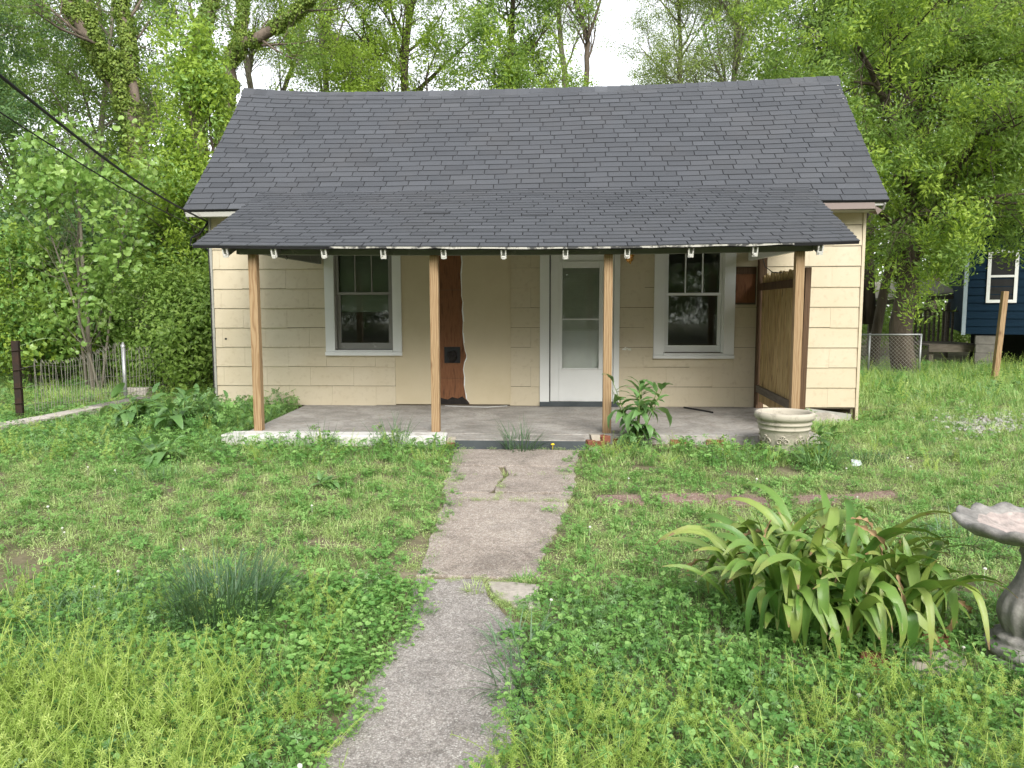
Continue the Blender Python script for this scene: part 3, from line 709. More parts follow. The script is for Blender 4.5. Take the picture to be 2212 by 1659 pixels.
def psag(x): return -.035 * (1 - ((x + .35) / 3.45) ** 2)
def porchP(x, t, dn=0.0):
    y = 8.0 + t * 2.42; z = 2.0 + t * .905 + psag(x) * (1 - t) ** 1.5
    z += noise.noise(V(x * .7, t * 2, 14.2)) * .012 * (1 - .5 * t)
    return V(x, y - dn * .35, z + dn * .93)
def porchB(t): return (-3.82 - .15 * t, 3.05 + .22 * t)
def shingles(P, B, length, shift, seed):
    r = random.Random(seed); e = .130; n = int(round(length / e)); out = []
    for k in range(n):
        s0 = k / n; s1 = min(1.0, (k + 1.18) / n); xl, xr = B(s0)
        x = xl - (.1525 if k % 2 else 0) - r.uniform(0, .02) - (0.10 * (k % 3 == 1)) ; first = True
        rowj = r.uniform(-.0015, .0015)
        while x < xr:
            x0, x1 = max(x, xl), min(x + .305, xr); x += .305
            if x1 - x0 < .02: continue
            j = r.uniform(-.02, .02); j2 = j + r.uniform(-.012, .012); lift = .0095 + r.uniform(0, .004) + (.012 if r.random() < .0015 else 0); g = .0055
            if x1 >= xr: x1 += r.uniform(-.004, .006); g = 0
            if x0 <= xl: x0 -= r.uniform(-.004, .006)
            t0 = s0 + j / n * .5; t1 = s0 + j2 / n * .5
            q = MB(); tint = min(1, max(0, r.gauss(.46, .13))) 
            xm = (x0 + x1) / 2
            q.add([P(x0 + g, t0, lift), P(xm, (t0 + t1) / 2, lift), P(x1 - g, t1, lift), P(x1 - g, s1, .0012), P(xm, s1, .0012), P(x0 + g, s1, .0012), P(x0 + g, t0, .0), P(xm, (t0+t1)/2, 0), P(x1 - g, t1, .0)],
                  [(0,1,4,5), (1,2,3,4), (6,7,1,0), (7,8,2,1), (0,5,6), (2,8,3)], tint)
            c = P((x0 + x1) / 2, (s0 + s1) / 2); d = c - CAM; wd_ = (x1 - x0)
            vv = (P(xm, (k + 1) / n) - P(xm, s0)); 
            area = wd_ * abs(vv.cross(V(1, 0, 0)).dot(d)) / (d.length ** 3)
            out.append((area, q))
    return out
def slabroof(P, B, thick, n=36, m=10):
    def f(q):
        for dn in (-.004, -thick):
            for j in range(m + 1):
                s = j / m; xl, xr = B(s)
                for i in range(n + 1): q.v.append(tuple(P(xl + .006 + (xr - xl - .012) * i / n, s, dn))); q.t.append(.5)
        N = (n + 1) * (m + 1)
        for j in range(m):
            for i in range(n):
                a = j * (n + 1) + i; q.f.append((a, a + 1, a + n + 2, a + n + 1)); q.f.append((N + a, N + a + n + 1, N + a + n + 2, N + a + 1))
        ring = [i for i in range(n + 1)] + [j * (n + 1) + n for j in range(1, m + 1)] + [m * (n + 1) + i for i in range(n - 1, -1, -1)] + [j * (n + 1) for j in range(m - 1, 0, -1)]
        for a, c in zip(ring, ring[1:] + ring[:1]): q.f.append((a, N + a, N + c, c))
    return f
roof = part('roof', M['deck'], slabroof(roofP, roofB, .03), label='steep sagging main roof of dark grey shingles')
proof = part('porch_roof', M['deck'], slabroof(porchP, porchB, .03), label='low sloping porch roof of blue grey shingles')
allsh = [(a, q, roof) for a, q in shingles(roofP, roofB, 3.24, 0, 21) if not (porchP(0, 1).z > 9)] + [(a, q, proof) for a, q in shingles(porchP, porchB, 2.58, 0, 22)]
# tabs of the main roof that lie under the porch roof are covered: leave them out
def covered(q, par):
    if par is not roof: return False
    x, y, z = q.v[1]; return y < 10.22 and -3.75 < x < 3.1
allsh = [s for s in allsh if not covered(s[1], s[2])]
allsh.sort(key=lambda s: -s[0])
for a, q, par in allsh[:300]: q.build('shingle', M['shingle'], par)
for par in (roof, proof):
    big = MB()
    for a, q, p in allsh[300:]:
        if p is par:
            o = len(big.v); big.v += q.v; big.t += q.t; big.f += [tuple(i + o for i in f) for f in q.f]
    big.build('shingle_field', M['shingle'], par, kind='stuff')
# ridge caps, each its own piece
x = -5.0; rc = random.Random(5)
while x < 4.26:
    w = .20; z0, z1 = ridge_z(x), ridge_z(min(x + w, 4.31)); q = MB(); h = .017 + rc.uniform(0, .006); h1 = .010
    t = min(1, max(0, rc.gauss(.5, .2)))
    x1 = min(x + w + .03, 4.33)
    dz = -.004
    q.add([(x, 12.5, z0 + h), (x1, 12.5, z1 + h1), (x, 12.37, z0 - .118 + h * .8), (x1, 12.37, z1 - .118 + h1), (x, 12.63, z0 - .118 + h), (x1, 12.63, z1 - .118 + h1), (x, 12.5, z0 + .001), (x, 12.37, z0 - .12), (x, 12.63, z0 - .12), (x, 12.365, z0 - .128), (x1, 12.365, z1 - .128)],
          [(0, 2, 3, 1), (1, 5, 4, 0), (6, 7, 2, 0), (0, 4, 8, 6), (9, 10, 3, 2)], t)
    q.build('ridge_cap', M['shingle'], roof); x += w
# rear slope
part('rear_slope', M['shingle'], lambda q: [q.add([V(a, 12.5, ridge_z(a) - .004), V(c, 12.5, ridge_z(c) - .004), V(c, 14.92, 2.62), V(a, 14.92, 2.62), V(a, 12.5, ridge_z(a) - .035), V(c, 12.5, ridge_z(c) - .035), V(c, 14.92, 2.59), V(a, 14.92, 2.59)], [(0, 3, 2, 1), (4, 5, 6, 7), (2, 3, 7, 6), (0, 4, 7, 3), (1, 2, 6, 5)]) for a, c in zip(list(np.linspace(-5, 4.3, 13)), list(np.linspace(-5, 4.3, 13))[1:])], roof)
# eaves: soffit and fascia boards
part('eave_board', M['eaveboard'], lambda q: (q.beam((-4.90, 10.135, 2.585), (-3.6, 10.135, 2.59), .02, .075), q.box(-4.88, 4.1, 10.15, 10.44, 2.56, 2.578)), roof)
part('eave_board', M['fascia'], lambda q: (q.beam((2.95, 10.12, 2.612), (4.02, 10.12, 2.622), .016, .11, upv=(0, .35, 1)),), roof)
part('eave_board', M['eaveboard'], lambda q: q.beam((3.9, 10.15, 2.635), (4.16, 10.15, 2.638), .02, .04), roof)
part('rake_board', M['eaveboard'], lambda q: (q.beam((-4.9, 10.15, 2.56), (-4.95, 12.48, 4.74), .02, .1), ), roof)
part('rake_board', M['eaveboard'], lambda q: (q.beam((4.15, 10.15, 2.60), (4.27, 12.48, 4.78), .02, .1), ), roof)
part('hanging_flashing', M['fascia'], lambda q: q.add([(4.0, 10.11, 2.62), (4.12, 10.13, 2.56), (4.13, 10.3, 2.52), (4.02, 10.3, 2.55), (4.06, 10.12, 2.50)], [(0, 1, 2, 3), (0, 4, 1)]), roof)
# porch framing
RAF = [-3.484, -2.961, -2.426, -1.796, -1.161, -.536, .103, .736, 1.382, 2.028, 2.677]
for i, x in enumerate(RAF):
    a = porchP(x, .012, -.082); c = porchP(x, .93, -.082)
    ro = part('rafter', M['beam'], lambda q: q.beam(a, c, .042, .088), proof)
    a2 = porchP(x, .004, -.085); a3 = porchP(x, .014, -.085); jit = rs.uniform(-.006, .006)
    part('rafter_end', M['tail'], lambda q: (q.beam(a2 + V(-.022, 0, jit), a3 + V(-.022, 0, jit), .012, .096), q.beam(a2 + V(.022, 0, jit), a3 + V(.022, 0, jit), .012, .096), q.beam(a2 + V(0, 0, -.034), a3 + V(0, 0, -.034), .032, .03)), ro)
def drip(q):
    n = 30
    for i in range(n):
        x0, x1 = -2.35 + 4.75 * i / n, -2.35 + 4.75 * (i + 1) / n; P = []
        for x in (x0, x1):
            h = .016 + .012 * noise.noise(V(x * 6, 0, 1)); a = porchP(x, -.003, -.001)
            P += [V(x, a.y - .006, a.z + .002), V(x, a.y - .004, a.z - h), V(x, a.y + .012, a.z - h)]
        q.add(P, [(0, 1, 4, 3), (1, 2, 5, 4)])
part('eave_edge', M['drip'], drip, proof)
def beamf(q):
    for xa, xb in ((-3.43, .705), (.71, 2.66)):
        n = 8
        for i in range(n):
            x0, x1 = xa + (xb - xa) * i / n, xa + (xb - xa) * (i + 1) / n; P = []
            for x in (x0, x1):
                s = psag(x) * .9
                P += [(x, 8.205, 1.928 + s), (x, 8.295, 1.928 + s), (x, 8.295, 2.055 + s), (x, 8.205, 2.055 + s)]
            fs = [(0, 4, 5, 1), (1, 5, 6, 2), (2, 6, 7, 3), (3, 7, 4, 0)]
            if i == 0: fs.append((0, 1, 2, 3))
            if i == n - 1: fs.append((7, 6, 5, 4))
            q.add(P, fs)
part('porch_beam', M['beam'], beamf, house)
part('side_beam', M['beam'], lambda q: q.beam((-3.2, 8.3, 1.99), (-3.2, 10.40, 2.0), .05, .13))
part('side_beam', M['white'], lambda q: q.beam((2.56, 8.3, 2.0), (2.56, 10.40, 2.02), .05, .14))
def hookf(q):
    h = onY(619, 552, 8.6); q.tube([h + V(0, 0, .09), h, h + V(.008, 0, -.03), h + V(0, 0, -.045), h + V(-.012, 0, -.035)], .0045, 6)
part('hanging_hook', M['black'], hookf)
for (x, zt, lab) in ((-3.262, 0, 'new pine post with a row of knots'), (-1.293, 0, 'new pine post before the bare fibreboard strip'), (.558, 0, 'new pine post before the storm door'), (2.535, 0, 'new pine post beside the gate')):
    o = part('porch_post', M['pine'], lambda q: q.box(x - .045, x + .045, 8.205, 8.295, -.005 if x < 2 else -.02, 1.926 + psag(x) * .9), bevel=.004, label=lab)

# porch slab, kerb, step
def poly_slab(q, pts, z0, z1, amp=.006): q.prism(ccw(rough_poly([V(*p, 0) for p in pts], .15, amp)), z0, z1)
porch = part('porch_slab', M['slab'], lambda q: poly_slab(q, [(-3.36, 8.12), (2.78, 8.12), (2.78, DW + .03), (-3.46, DW + .03)], -.35, 0.0), bevel=.006)
part('kerb', M['curb'], lambda q: poly_slab(q, [(-3.52, 7.86), (-1.14, 7.86), (-1.14, 8.115), (-3.50, 8.115)], -.35, .012, .012), porch, bevel=.012)
part('step', M['slab'], lambda q: poly_slab(q, [(-1.02, 7.762), (.31, 7.762), (.31, 8.115), (-1.02, 8.115)], -.36, -.004), porch, bevel=.006)
part('step_front', M['riser'], lambda q: poly_slab(q, [(-1.02, 7.748), (.31, 7.748), (.31, 7.7605), (-1.02, 7.7605)], -.36, -.012, .002), porch)
for (cx_, cy_, cz_, rot_, mt) in ((-1.08, 7.93, -.04, .1, 'mortar'), (-1.075, 7.85, -.09, .3, 'brick'), (.37, 7.83, -.05, .2, 'brick'), (.47, 7.86, -.055, -.3, 'brick'), (.42, 7.93, .0, .1, 'mortar'), (.50, 7.92, -.01, .5, 'brick'), (.40, 7.80, -.12, 0, 'mortar')):
    q = MB(); w, l, h = .05, .1, .033
    pts = [V(sx * w + rs.uniform(-.012, .012), sy * l * .6 + rs.uniform(-.012, .012), sz * h + rs.uniform(-.008, .008)) for sz in (-1, 1) for sx, sy in ((-1, -1), (1, -1), (1, 1), (-1, 1))]
    mt_ = Matrix.Rotation(rot_, 3, 'Z'); q.add([mt_ @ p + V(cx_, cy_, cz_) for p in pts], [(3,2,1,0), (4,5,6,7), (0,1,5,4), (1,2,6,5), (2,3,7,6), (3,0,4,7)])
    q.build('brick', M[mt], porch, bevel=.006)
x = .62
while x < 2.7:
    w = rs.uniform(.18, .21)
    if int(x * 10) % 3 == 0: part('brick', M['brick'], lambda q: q.box(x, x + w - .012, 8.095 + rs.uniform(0, .01), 8.119, -.10, -.045 + rs.uniform(-.004, .004)), porch, bevel=.004)
    x += w
part('porch_rod', M['black'], lambda q: q.tube([V(1.72, 10.30, .012), V(1.95, 9.92, .012), V(2.0, 9.80, .014)], .011, 6), porch)
part('loose_wire', M['white'], lambda q: q.tube([V(-1.5, 10.38, .006), V(-1.2, 10.30, .005), V(-.9, 10.26, .005), V(-.65, 10.40, .006)], .004, 5), porch)
# foundation at the right corner: broken skirting, loose blocks
fnd = part('foundation', M['wallback'], lambda q: (q.box(XL, XR, DW + .14, DW + .3, -.35, -.052), q.box(XL, 2.8, DW + .035, DW + .139, -.35, -.022)))
part('skirting_board', M['siding'], lambda q: q.beam((2.86, DW + .02, -.03), (3.42, DW + .02, -.028), .02, .055), fnd)
part('skirting_board', M['eaveboard'], lambda q: q.beam((3.25, DW + .01, -.04), (3.95, DW - .01, -.13), .02, .09), fnd)
part('block', M['block'], lambda q: q.box(2.84, 3.02, DW + .0, DW + .13, -.3, -.062), fnd, bevel=.006)
part('block', M['stone'], lambda q: q.add([V(*p) for p in ((3.34, 10.36, -.25), (3.86, 10.34, -.25), (3.86, 10.48, -.25), (3.34, 10.48, -.25), (3.36, 10.37, -.075), (3.62, 10.35, -.055), (3.80, 10.36, -.11), (3.80, 10.47, -.11), (3.36, 10.47, -.075))], [(3,2,1,0), (4,5,8), (5,6,7,8), (0,1,6,5,4), (1,2,7,6), (2,3,8,7), (3,0,4,8)]), fnd)
part('block', M['block'], lambda q: q.box(3.1, 3.3, DW + .03, DW + .13, -.3, -.1), fnd, bevel=.006)

# ------------------------------------------------------------------ picket gate at the porch's right end
gate = thing('picket_gate', 'tall wooden picket gate closing the right end of the porch', 'gate', (2.66, 9.3, 0))
def gpart(name, mat, fn, **k): return part(name, mat, fn, gate, **k)
gpart('post', M['oldwood'], lambda q: q.box(2.665, 2.765, 10.32, 10.425, .0, 2.22), bevel=.004)
gpart('post', M['oldwood'], lambda q: q.beam((2.645, 8.37, -.08), (2.665, 8.37, 1.76), .06, .06, upv=(0, 1, 0)), bevel=.003)
A, Bp = V(2.705, 10.28, 0), V(2.60, 8.42, 0); nP = 14
for i in range(nP):
    t = (i + .5) / nP; c = A.lerp(Bp, t); w = (Bp - A).length / nP; dr = (Bp - A).normalized()
    zt = 1.76 + rs.uniform(-.02, .02); lean = .03 * t; px_off = rs.uniform(-.004, .004); c0 = c
    def pk(q):
        c = c0
        h = w * .465; nrm = V(-dr.y, dr.x, 0) * .009; c = c + V(px_off, 0, 0)
        prof = [(-h, .10), (h, .10), (h, zt - .04), (h * .45, zt), (-h * .45, zt), (-h, zt - .04)]
        P = [c + dr * u + V(lean * z_, 0, z_) + nrm * sgn for sgn in (-1, 1) for u, z_ in prof]; n = 6
        q.add(P, [tuple(range(n)), tuple(reversed(range(n, 2 * n)))] + [(k, k + n, (k + 1) % n + n, (k + 1) % n) for k in range(n)])
    gpart('picket', M['gatewood'], pk)
for z in (.27, 1.60): gpart('rail', M['oldwood'] if z > 1 else M['greywood'], lambda q: q.beam(A + V(-.035, 0, z), Bp + V(-.035 + .03 * z * .5, 0, z), .038, .09), bevel=.003)
gpart('gate_cord', M['cable'], lambda q: q.tube([V(2.66, 10.2, 2.0), V(2.65, 10.0, 1.85), V(2.64, 9.6, 1.76), V(2.63, 9.2, 1.74)], .006, 5))

# ------------------------------------------------------------------ cables to the house corner
for (u0, v0, u1, v1, Y, r_, sag, lab) in ((0, 163, 400, 466, 5.2, .013, .10, 'thick black service cable sloping down to the house corner'), (0, 243, 408, 484, 5.6, .007, .06, 'thin black wire under the thick cable to the house corner')):
    e = V(XL - .06, 10.47, 2.52 - (v1 - 466) * .008); s = onY(u0, v0, Y); s2 = s + (s - e) * .9 + V(0, 0, .25)
    pts = []
    for i in range(25):
        t = i / 24; p = e.lerp(s, t * 1.9) if t * 1.9 <= 1 else s.lerp(s2, (t * 1.9 - 1) / .9); p = p + V(0, 0, -sag * math.sin(math.pi * min(1, t * 1.9))); pts.append(p)
    q = MB(); q.tube(pts, r_, 6); o = q.build('power_cable', M['cable'], None, True); tag(o, lab, 'cable')
q = MB(); q.tube([V(XL - .05, 10.47, 2.52), V(XL - .16, 10.44, 2.36), V(XL - .28, 10.43, 2.30), V(XL - .30, 10.43, 2.20), V(XL - .2, 10.43, 2.22), V(XL - .05, 10.46, 2.12)], .013, 6)
q.tube([V(XL - .04, 10.5, 2.12), V(XL - .04, 10.5, 2.34)], .03, 8); q.build('service_loop', M['cable'], house, True)

# ------------------------------------------------------------------ trees
def grow(r, start, d, length, r0, level, P, out, pts=None, rads=None):
    if pts is None:
        n = max(3, int(length / P['seg'][level])); pts = [Vector(start)]; rads = [r0]; d = Vector(d).normalized()
        for i in range(n):
            d = (d + rv(r) * P['wander'][level] + Vector((0, 0, P['trop'][level]))).normalized()
            pts.append(pts[-1] + d * (length / n)); rads.append(max(.0025, r0 * (1 - .8 * (i + 1) / n)))
    else:
        length = sum((b_ - a_).length for a_, b_ in zip(pts, pts[1:]))
    out['br'].append((level, pts, rads)); n = len(pts) - 1
    if level < P['levels']:
        nc = P['nchild'][level]; nc = int(nc * length) if isinstance(nc, float) else nc
        for i in range(nc):
            t = P['tmin'][level] + (1 - P['tmin'][level]) * ((i + r.random()) / nc); k = min(n - 1, int(t * n)); f = t * n - k
            q = pts[k].lerp(pts[k + 1], f); rad = rads[k] + (rads[k + 1] - rads[k]) * f
            dd = (pts[k + 1] - pts[k]).normalized(); ax = dd.cross(rv(r)).normalized()
            an = R(r.uniform(*P['ang'][level])); cd = (dd * math.cos(an) + ax * math.sin(an)).normalized()
            cl = P['len'][level] * r.uniform(.6, 1.15) * (1.15 - P.get('taper', .5) * t)
            grow(r, q, cd, cl, max(.004, min(rad * .6, cl * P.get('thick', .022))), level + 1, P, out)
    if level >= P['levels'] - P.get('leafy', 1) + 0 and level > 0:
        m_ = P['leaf'] if level == P['levels'] else max(1, P['leaf'] // 2)
        for i in range(m_):
            t = .25 + .75 * r.random(); k = min(n - 1, int(t * n)); q = pts[k].lerp(pts[k + 1], t * n - k)
            out['lf'].append((q, ((pts[k + 1] - pts[k]).normalized() + rv(r) * .8 + Vector((0, 0, P.get('ltrop', .1)))).normalized()))
def rot_from(d, r):
    e = (d.to_track_quat('Z', 'Y') @ Vector((0, 0, 1)).rotation_difference(Vector((0, 0, 1)))).to_matrix().to_4x4() @ Matrix.Rotation(r.uniform(0, 6.28), 4, 'Z')
    return tuple(e.to_euler())
BASE = dict(levels=3, seg=[.8, .5, .35, .25], wander=[.09, .16, .22, .3], trop=[.05, .06, .03, .0], nchild=[9, 6, 5, 0], tmin=[.35, .2, .2, 0],
            ang=[(35, 70), (30, 65), (25, 65)], len=[3.2, 1.7, .9], leaf=4, leafy=1)
def tree(name, label, base, height, r0, var, seed, P={}, bark='bark', limbs=None, lean=(0, 0, 1), scale=1.0, group=None, keep=None, cat='tree', ivy=False, crown='crown', thin=.44):
    r = random.Random(seed); p = dict(BASE); p.update(P); out = {'br': [], 'lf': []}
    base = Vector((base[0], base[1], gz(base[0], base[1]) - .03))
    t = thing(name, label, cat, base, group)
    if limbs:
        for pl in limbs:
            pts = [Vector(q) for q, _ in pl]; rads = [w for _, w in pl]
            # finer, slightly uneven limbs
            P2, R2 = [pts[0]], [rads[0]]
            for i in range(len(pts) - 1):
                for k in (.5, 1.0):
                    P2.append(pts[i].lerp(pts[i + 1], k) + rv(r) * (rads[i] * .35)); R2.append(rads[i] + (rads[i + 1] - rads[i]) * k)
            grow(r, None, None, 0, 0, 0, p, out, P2, R2)
    else: grow(r, base, lean, height, r0, 0, p, out)
    q = MB()
    for lv, pts, rads in out['br']: q.tube(pts, rads, (9, 6, 4, 3)[min(lv, 3)], cap=lv == 0)
    q.build('trunk', M[bark], t, True)
    lf = out['lf']
    lf = [l for l in lf if r.random() < thin + .8 * noise.noise(l[0] * .8) + .25 * noise.noise(l[0] * 2.3)]
    if keep: lf = [l for l in lf if keep(l[0])]
    lf = [l for l in lf if not (-5.1 < l[0].x < 4.4 and 10 < l[0].y < 15 and l[0].z < 5.2)]
    if lf:
        scatter(crown, [tuple(l[0]) for l in lf], [rot_from(l[1], r) for l in lf], [scale * r.uniform(.7, 1.25) for _ in lf], [r.randrange(NVAR[var]) for _ in lf], var, t)
    if ivy:
        iv = []
        for lv, pts, rads in out['br']:
            if lv == 0:
                for k in range(len(pts) - 1):
                    n = int((pts[k + 1] - pts[k]).length * 130)
                    for _ in range(n):
                        u = r.random(); a = rv(r); c = pts[k].lerp(pts[k + 1], u); d = (pts[k + 1] - pts[k]).normalized(); a = (a - d * a.dot(d)).normalized()
                        if noise.noise(c * .9) > -.38: iv.append((c + a * (rads[k] * .9), (a * .6 + Vector((0, 0, -.4)) + rv(r) * .4).normalized()))
        if iv: scatter('ivy', [tuple(l[0]) for l in iv], [rot_from(l[1], r) for l in iv], [r.uniform(.7, 1.15) for _ in iv], [r.randrange(NVAR['ivy']) for _ in iv], 'ivy', t)
    print('TREE', name, len(out['br']), len(lf))
    return t
def poly(Y, *pts): return [(onY(u, v, Y + dy), w) for u, v, dy, w in pts]
def gx(u, Y): return (onY(u, 660, Y).x, Y)

# ivy-clad pair at the left
B1 = gx(345, 21)
tree('ivy_tree', 'large leaning tree clad in ivy with a broken stub, left of the roof', B1, 0, 0, 'mid', 31, dict(nchild=[.62, 5, 4, 0], tmin=[.25, .2, .2, 0], len=[2.8, 1.5, .8], leaf=2),
     'barkpink', [poly(21, (350, 700, 0, .30), (335, 480, 0, .27), (312, 380, 0, .25), (285, 270, 0, .24), (245, 180, 0, .21), (205, 105, .1, .19), (160, 30, .2, .17), (110, -60, .4, .14), (60, -160, .6, .10)),
      poly(21, (300, 310, 0, .16), (290, 210, .2, .15), (283, 110, .5, .14), (262, 20, .7, .13), (255, -80, .9, .11), (270, -200, 1, .07)),
      poly(21, (268, 235, -.1, .13), (253, 170, -.3, .12), (246, 120, -.4, .115), (244, 115, -.4, .11)),
      poly(21, (235, 165, -.3, .09), (212, 90, -.6, .08), (185, 10, -.8, .07), (180, -60, -1, .05))], ivy=True)
B2 = gx(455, 23)
tree('ivy_tree', 'forked ivy clad tree whose limb sweeps over the left gable', B2, 0, 0, 'mid', 32, dict(nchild=[.55, 5, 4, 0], tmin=[.3, .2, .2, 0], len=[2.6, 1.4, .8], leaf=2),
     'barkpink', [poly(23, (430, 700, 0, .26), (425, 400, 0, .24), (420, 220, 0, .22), (428, 130, 0, .20), (445, 50, .2, .18), (462, -40, .3, .16), (470, -180, .5, .1)),
      poly(23, (480, 650, .4, .24), (488, 300, .4, .22), (492, 170, .3, .21), (498, 128, .2, .19), (530, 95, 0, .16), (585, 70, -.2, .15), (640, 25, -.3, .13), (700, -35, -.5, .10), (780, -120, -.6, .06)),
      poly(23, (495, 140, .3, .12), (512, 92, .6, .11), (525, 40, .8, .09), (530, -40, 1, .07))], ivy=True)
# young trees beside the house
tree('sapling', 'bright yellow green young tree against the left gable', gx(455, 14.2), 0, 0, 'sapling', 33, dict(levels=2, nchild=[6.2, 5, 0], tmin=[.12, .15, 0], len=[1.25, .55], seg=[.5, .25, .15], leaf=4, ang=[(30, 60), (30, 70)], leafy=1, trop=[.05, .10, .03], thick=.012, taper=.85), 'bark',
     [poly(14.2, (445, 850, 0, .045), (430, 650, .1, .042), (428, 450, .1, .035), (418, 280, .2, .026), (402, 170, .2, .018), (392, 75, .2, .008)),
      poly(14.2, (470, 850, .6, .05), (490, 640, .6, .044), (480, 430, .5, .034), (455, 300, .4, .024), (448, 200, .4, .012)),
      poly(14.2, (400, 850, .2, .03), (385, 600, .2, .025), (355, 420, .2, .02), (340, 330, .2, .014), (330, 250, .1, .008))], scale=.9, thin=.5, keep=lambda p: p.z < 3.6 or abs(p.x - onY(398, 200, 14.2).x) < .45 + .30 * max(0, 5.2 - p.z))
tree('cottonwood_sapling', 'slender sapling with pale round leaves and grey stem behind the fence', gx(190, 12.9), 0, 0, 'cottonwood', 34, dict(levels=2, nchild=[4.4, 3, 0], tmin=[.1, .2, 0], len=[.95, .42], seg=[.4, .2, .15], leaf=2, ang=[(25, 55), (30, 60)], leafy=1, trop=[.03, .12, .05], thick=.010), 'palebark',
     [poly(12.9, (205, 880, 0, .045), (192, 720, 0, .04), (178, 560, 0, .032), (170, 430, 0, .022), (150, 300, 0, .006)),
      poly(12.9, (192, 880, .2, .03), (172, 700, .2, .028), (168, 520, .3, .02), (175, 400, .3, .014), (185, 320, .3, .006)),
      poly(12.9, (225, 880, -.2, .022), (150, 620, -.2, .016), (110, 510, -.2, .012), (95, 400, -.2, .006)),
      poly(12.9, (215, 880, -.1, .025), (245, 640, -.1, .018), (262, 520, -.1, .012), (275, 440, -.1, .006))], scale=1.1, thin=.42)
tree('dark_tree', 'dark dense tree at the edge of the wood, left of the cables', gx(20, 19), 11, .24, 'dark', 35, dict(nchild=[22, 6, 5, 0], tmin=[.1, .2, .2, 0], leaf=4, len=[3.0, 1.6, .9]), thin=.75)
tree('wood_tree', 'tall thin straight tree between the ivy trees and the cables', gx(225, 24), 12, .17, 'mid', 36, dict(nchild=[20, 6, 5, 0], tmin=[.2, .2, .2, 0], leaf=3), 'palebark', thin=.7)
tree('wood_tree', 'tall airy tree rising behind the ivy trees', gx(100, 27), 14, .2, 'mid', 37, dict(nchild=[24, 6, 5, 0], tmin=[.15, .2, .2, 0], leaf=4), 'palebark', thin=.7)
tree('wood_tree', 'slim tree behind the bright young tree', gx(370, 28), 14, .2, 'mid', 38, dict(nchild=[18, 6, 5, 0], tmin=[.15, .2, .2, 0], leaf=4))
tree('bare_tree', 'nearly bare grey tree with fine twigs behind the left gable', gx(570, 29), 0, 0, 'olive', 39, dict(nchild=[1.2, 7, 5, 0], tmin=[.3, .15, .2, 0], leaf=1, len=[2.8, 1.6, .9], ang=[(25, 50), (25, 55), (25, 55)]), 'palebark',
     [poly(29, (600, 660, 0, .16), (560, 330, 0, .13), (540, 190, 0, .11), (520, 60, 0, .08), (500, -120, 0, .05)), poly(29, (590, 400, 0, .11), (600, 240, .3, .10), (640, 120, .3, .07), (660, 20, .3, .05), (680, -120, .3, .03))])
# behind the ridge
tree('spring_tree', 'broad yellow green tree in fresh leaf behind the ridge', gx(900, 26), 16.5, .26, 'bright', 40, dict(nchild=[32, 7, 6, 0], tmin=[.38, .2, .2, 0], leaf=3, len=[4.6, 2.0, 1.0], taper=.7), 'bark', thin=.55)
tree('spring_tree', 'smaller yellow green tree behind the ridge beside the bare trees', gx(735, 28), 15.5, .2, 'bright', 41, dict(nchild=[26, 7, 5, 0], tmin=[.38, .2, .2, 0], leaf=3, len=[3.2, 1.5, .8]), 'palebark', thin=.55)
tree('spring_tree', 'yellow green tree with darker lower sprays behind the ridge centre', gx(1085, 25), 13.5, .2, 'maple', 42, dict(nchild=[22, 7, 5, 0], tmin=[.4, .2, .2, 0], leaf=3, len=[2.6, 1.3, .7]), 'bark', thin=.55)
tree('bare_tree', 'bare slim tree with a dark stem behind the ridge', gx(1262, 27), 0, 0, 'olive', 43, dict(nchild=[1.25, 6, 4, 0], tmin=[.35, .15, .2, 0], leaf=1, len=[1.9, 1.1, .6], ang=[(22, 45), (25, 50), (25, 55)]), 'bark',
     [poly(27, (1262, 660, 0, .13), (1262, 300, 0, .11), (1268, 150, 0, .09), (1270, 90, 0, .085), (1258, 40, 0, .07), (1235, -20, .2, .05), (1215, -140, .2, .03)), poly(27, (1266, 100, 0, .06), (1285, 40, -.2, .045), (1305, -30, -.2, .035), (1310, -140, -.2, .02))])
tree('bare_tree', 'bare slim tree with a pale stem behind the ridge', gx(1222, 28), 0, 0, 'olive', 44, dict(nchild=[1.25, 6, 4, 0], tmin=[.35, .15, .2, 0], leaf=1, len=[1.9, 1.1, .6], ang=[(22, 45), (25, 50), (25, 55)]), 'palebark',
     [poly(28, (1225, 660, 0, .14), (1225, 300, 0, .12), (1218, 150, 0, .10), (1210, 60, 0, .085), (1205, -20, 0, .07), (1195, -140, .2, .04))])
tree('sparse_tree', 'tree in sparse young leaf with thin twigs, above the door', gx(1420, 27), 16.5, .17, 'olive', 45, dict(nchild=[30, 7, 5, 0], tmin=[.38, .15, .2, 0], leaf=3, len=[3.4, 1.7, .8], ang=[(25, 55), (25, 55), (25, 55)]), 'palebark', thin=.75)
tree('sparse_tree', 'tree in sparse young leaf with thin twigs, above the right window', gx(1570, 29), 17, .18, 'olive', 46, dict(nchild=[32, 7, 5, 0], tmin=[.38, .15, .2, 0], leaf=3, len=[3.6, 1.7, .8], ang=[(25, 55), (25, 55), (25, 55)]), 'palebark', thin=.75)
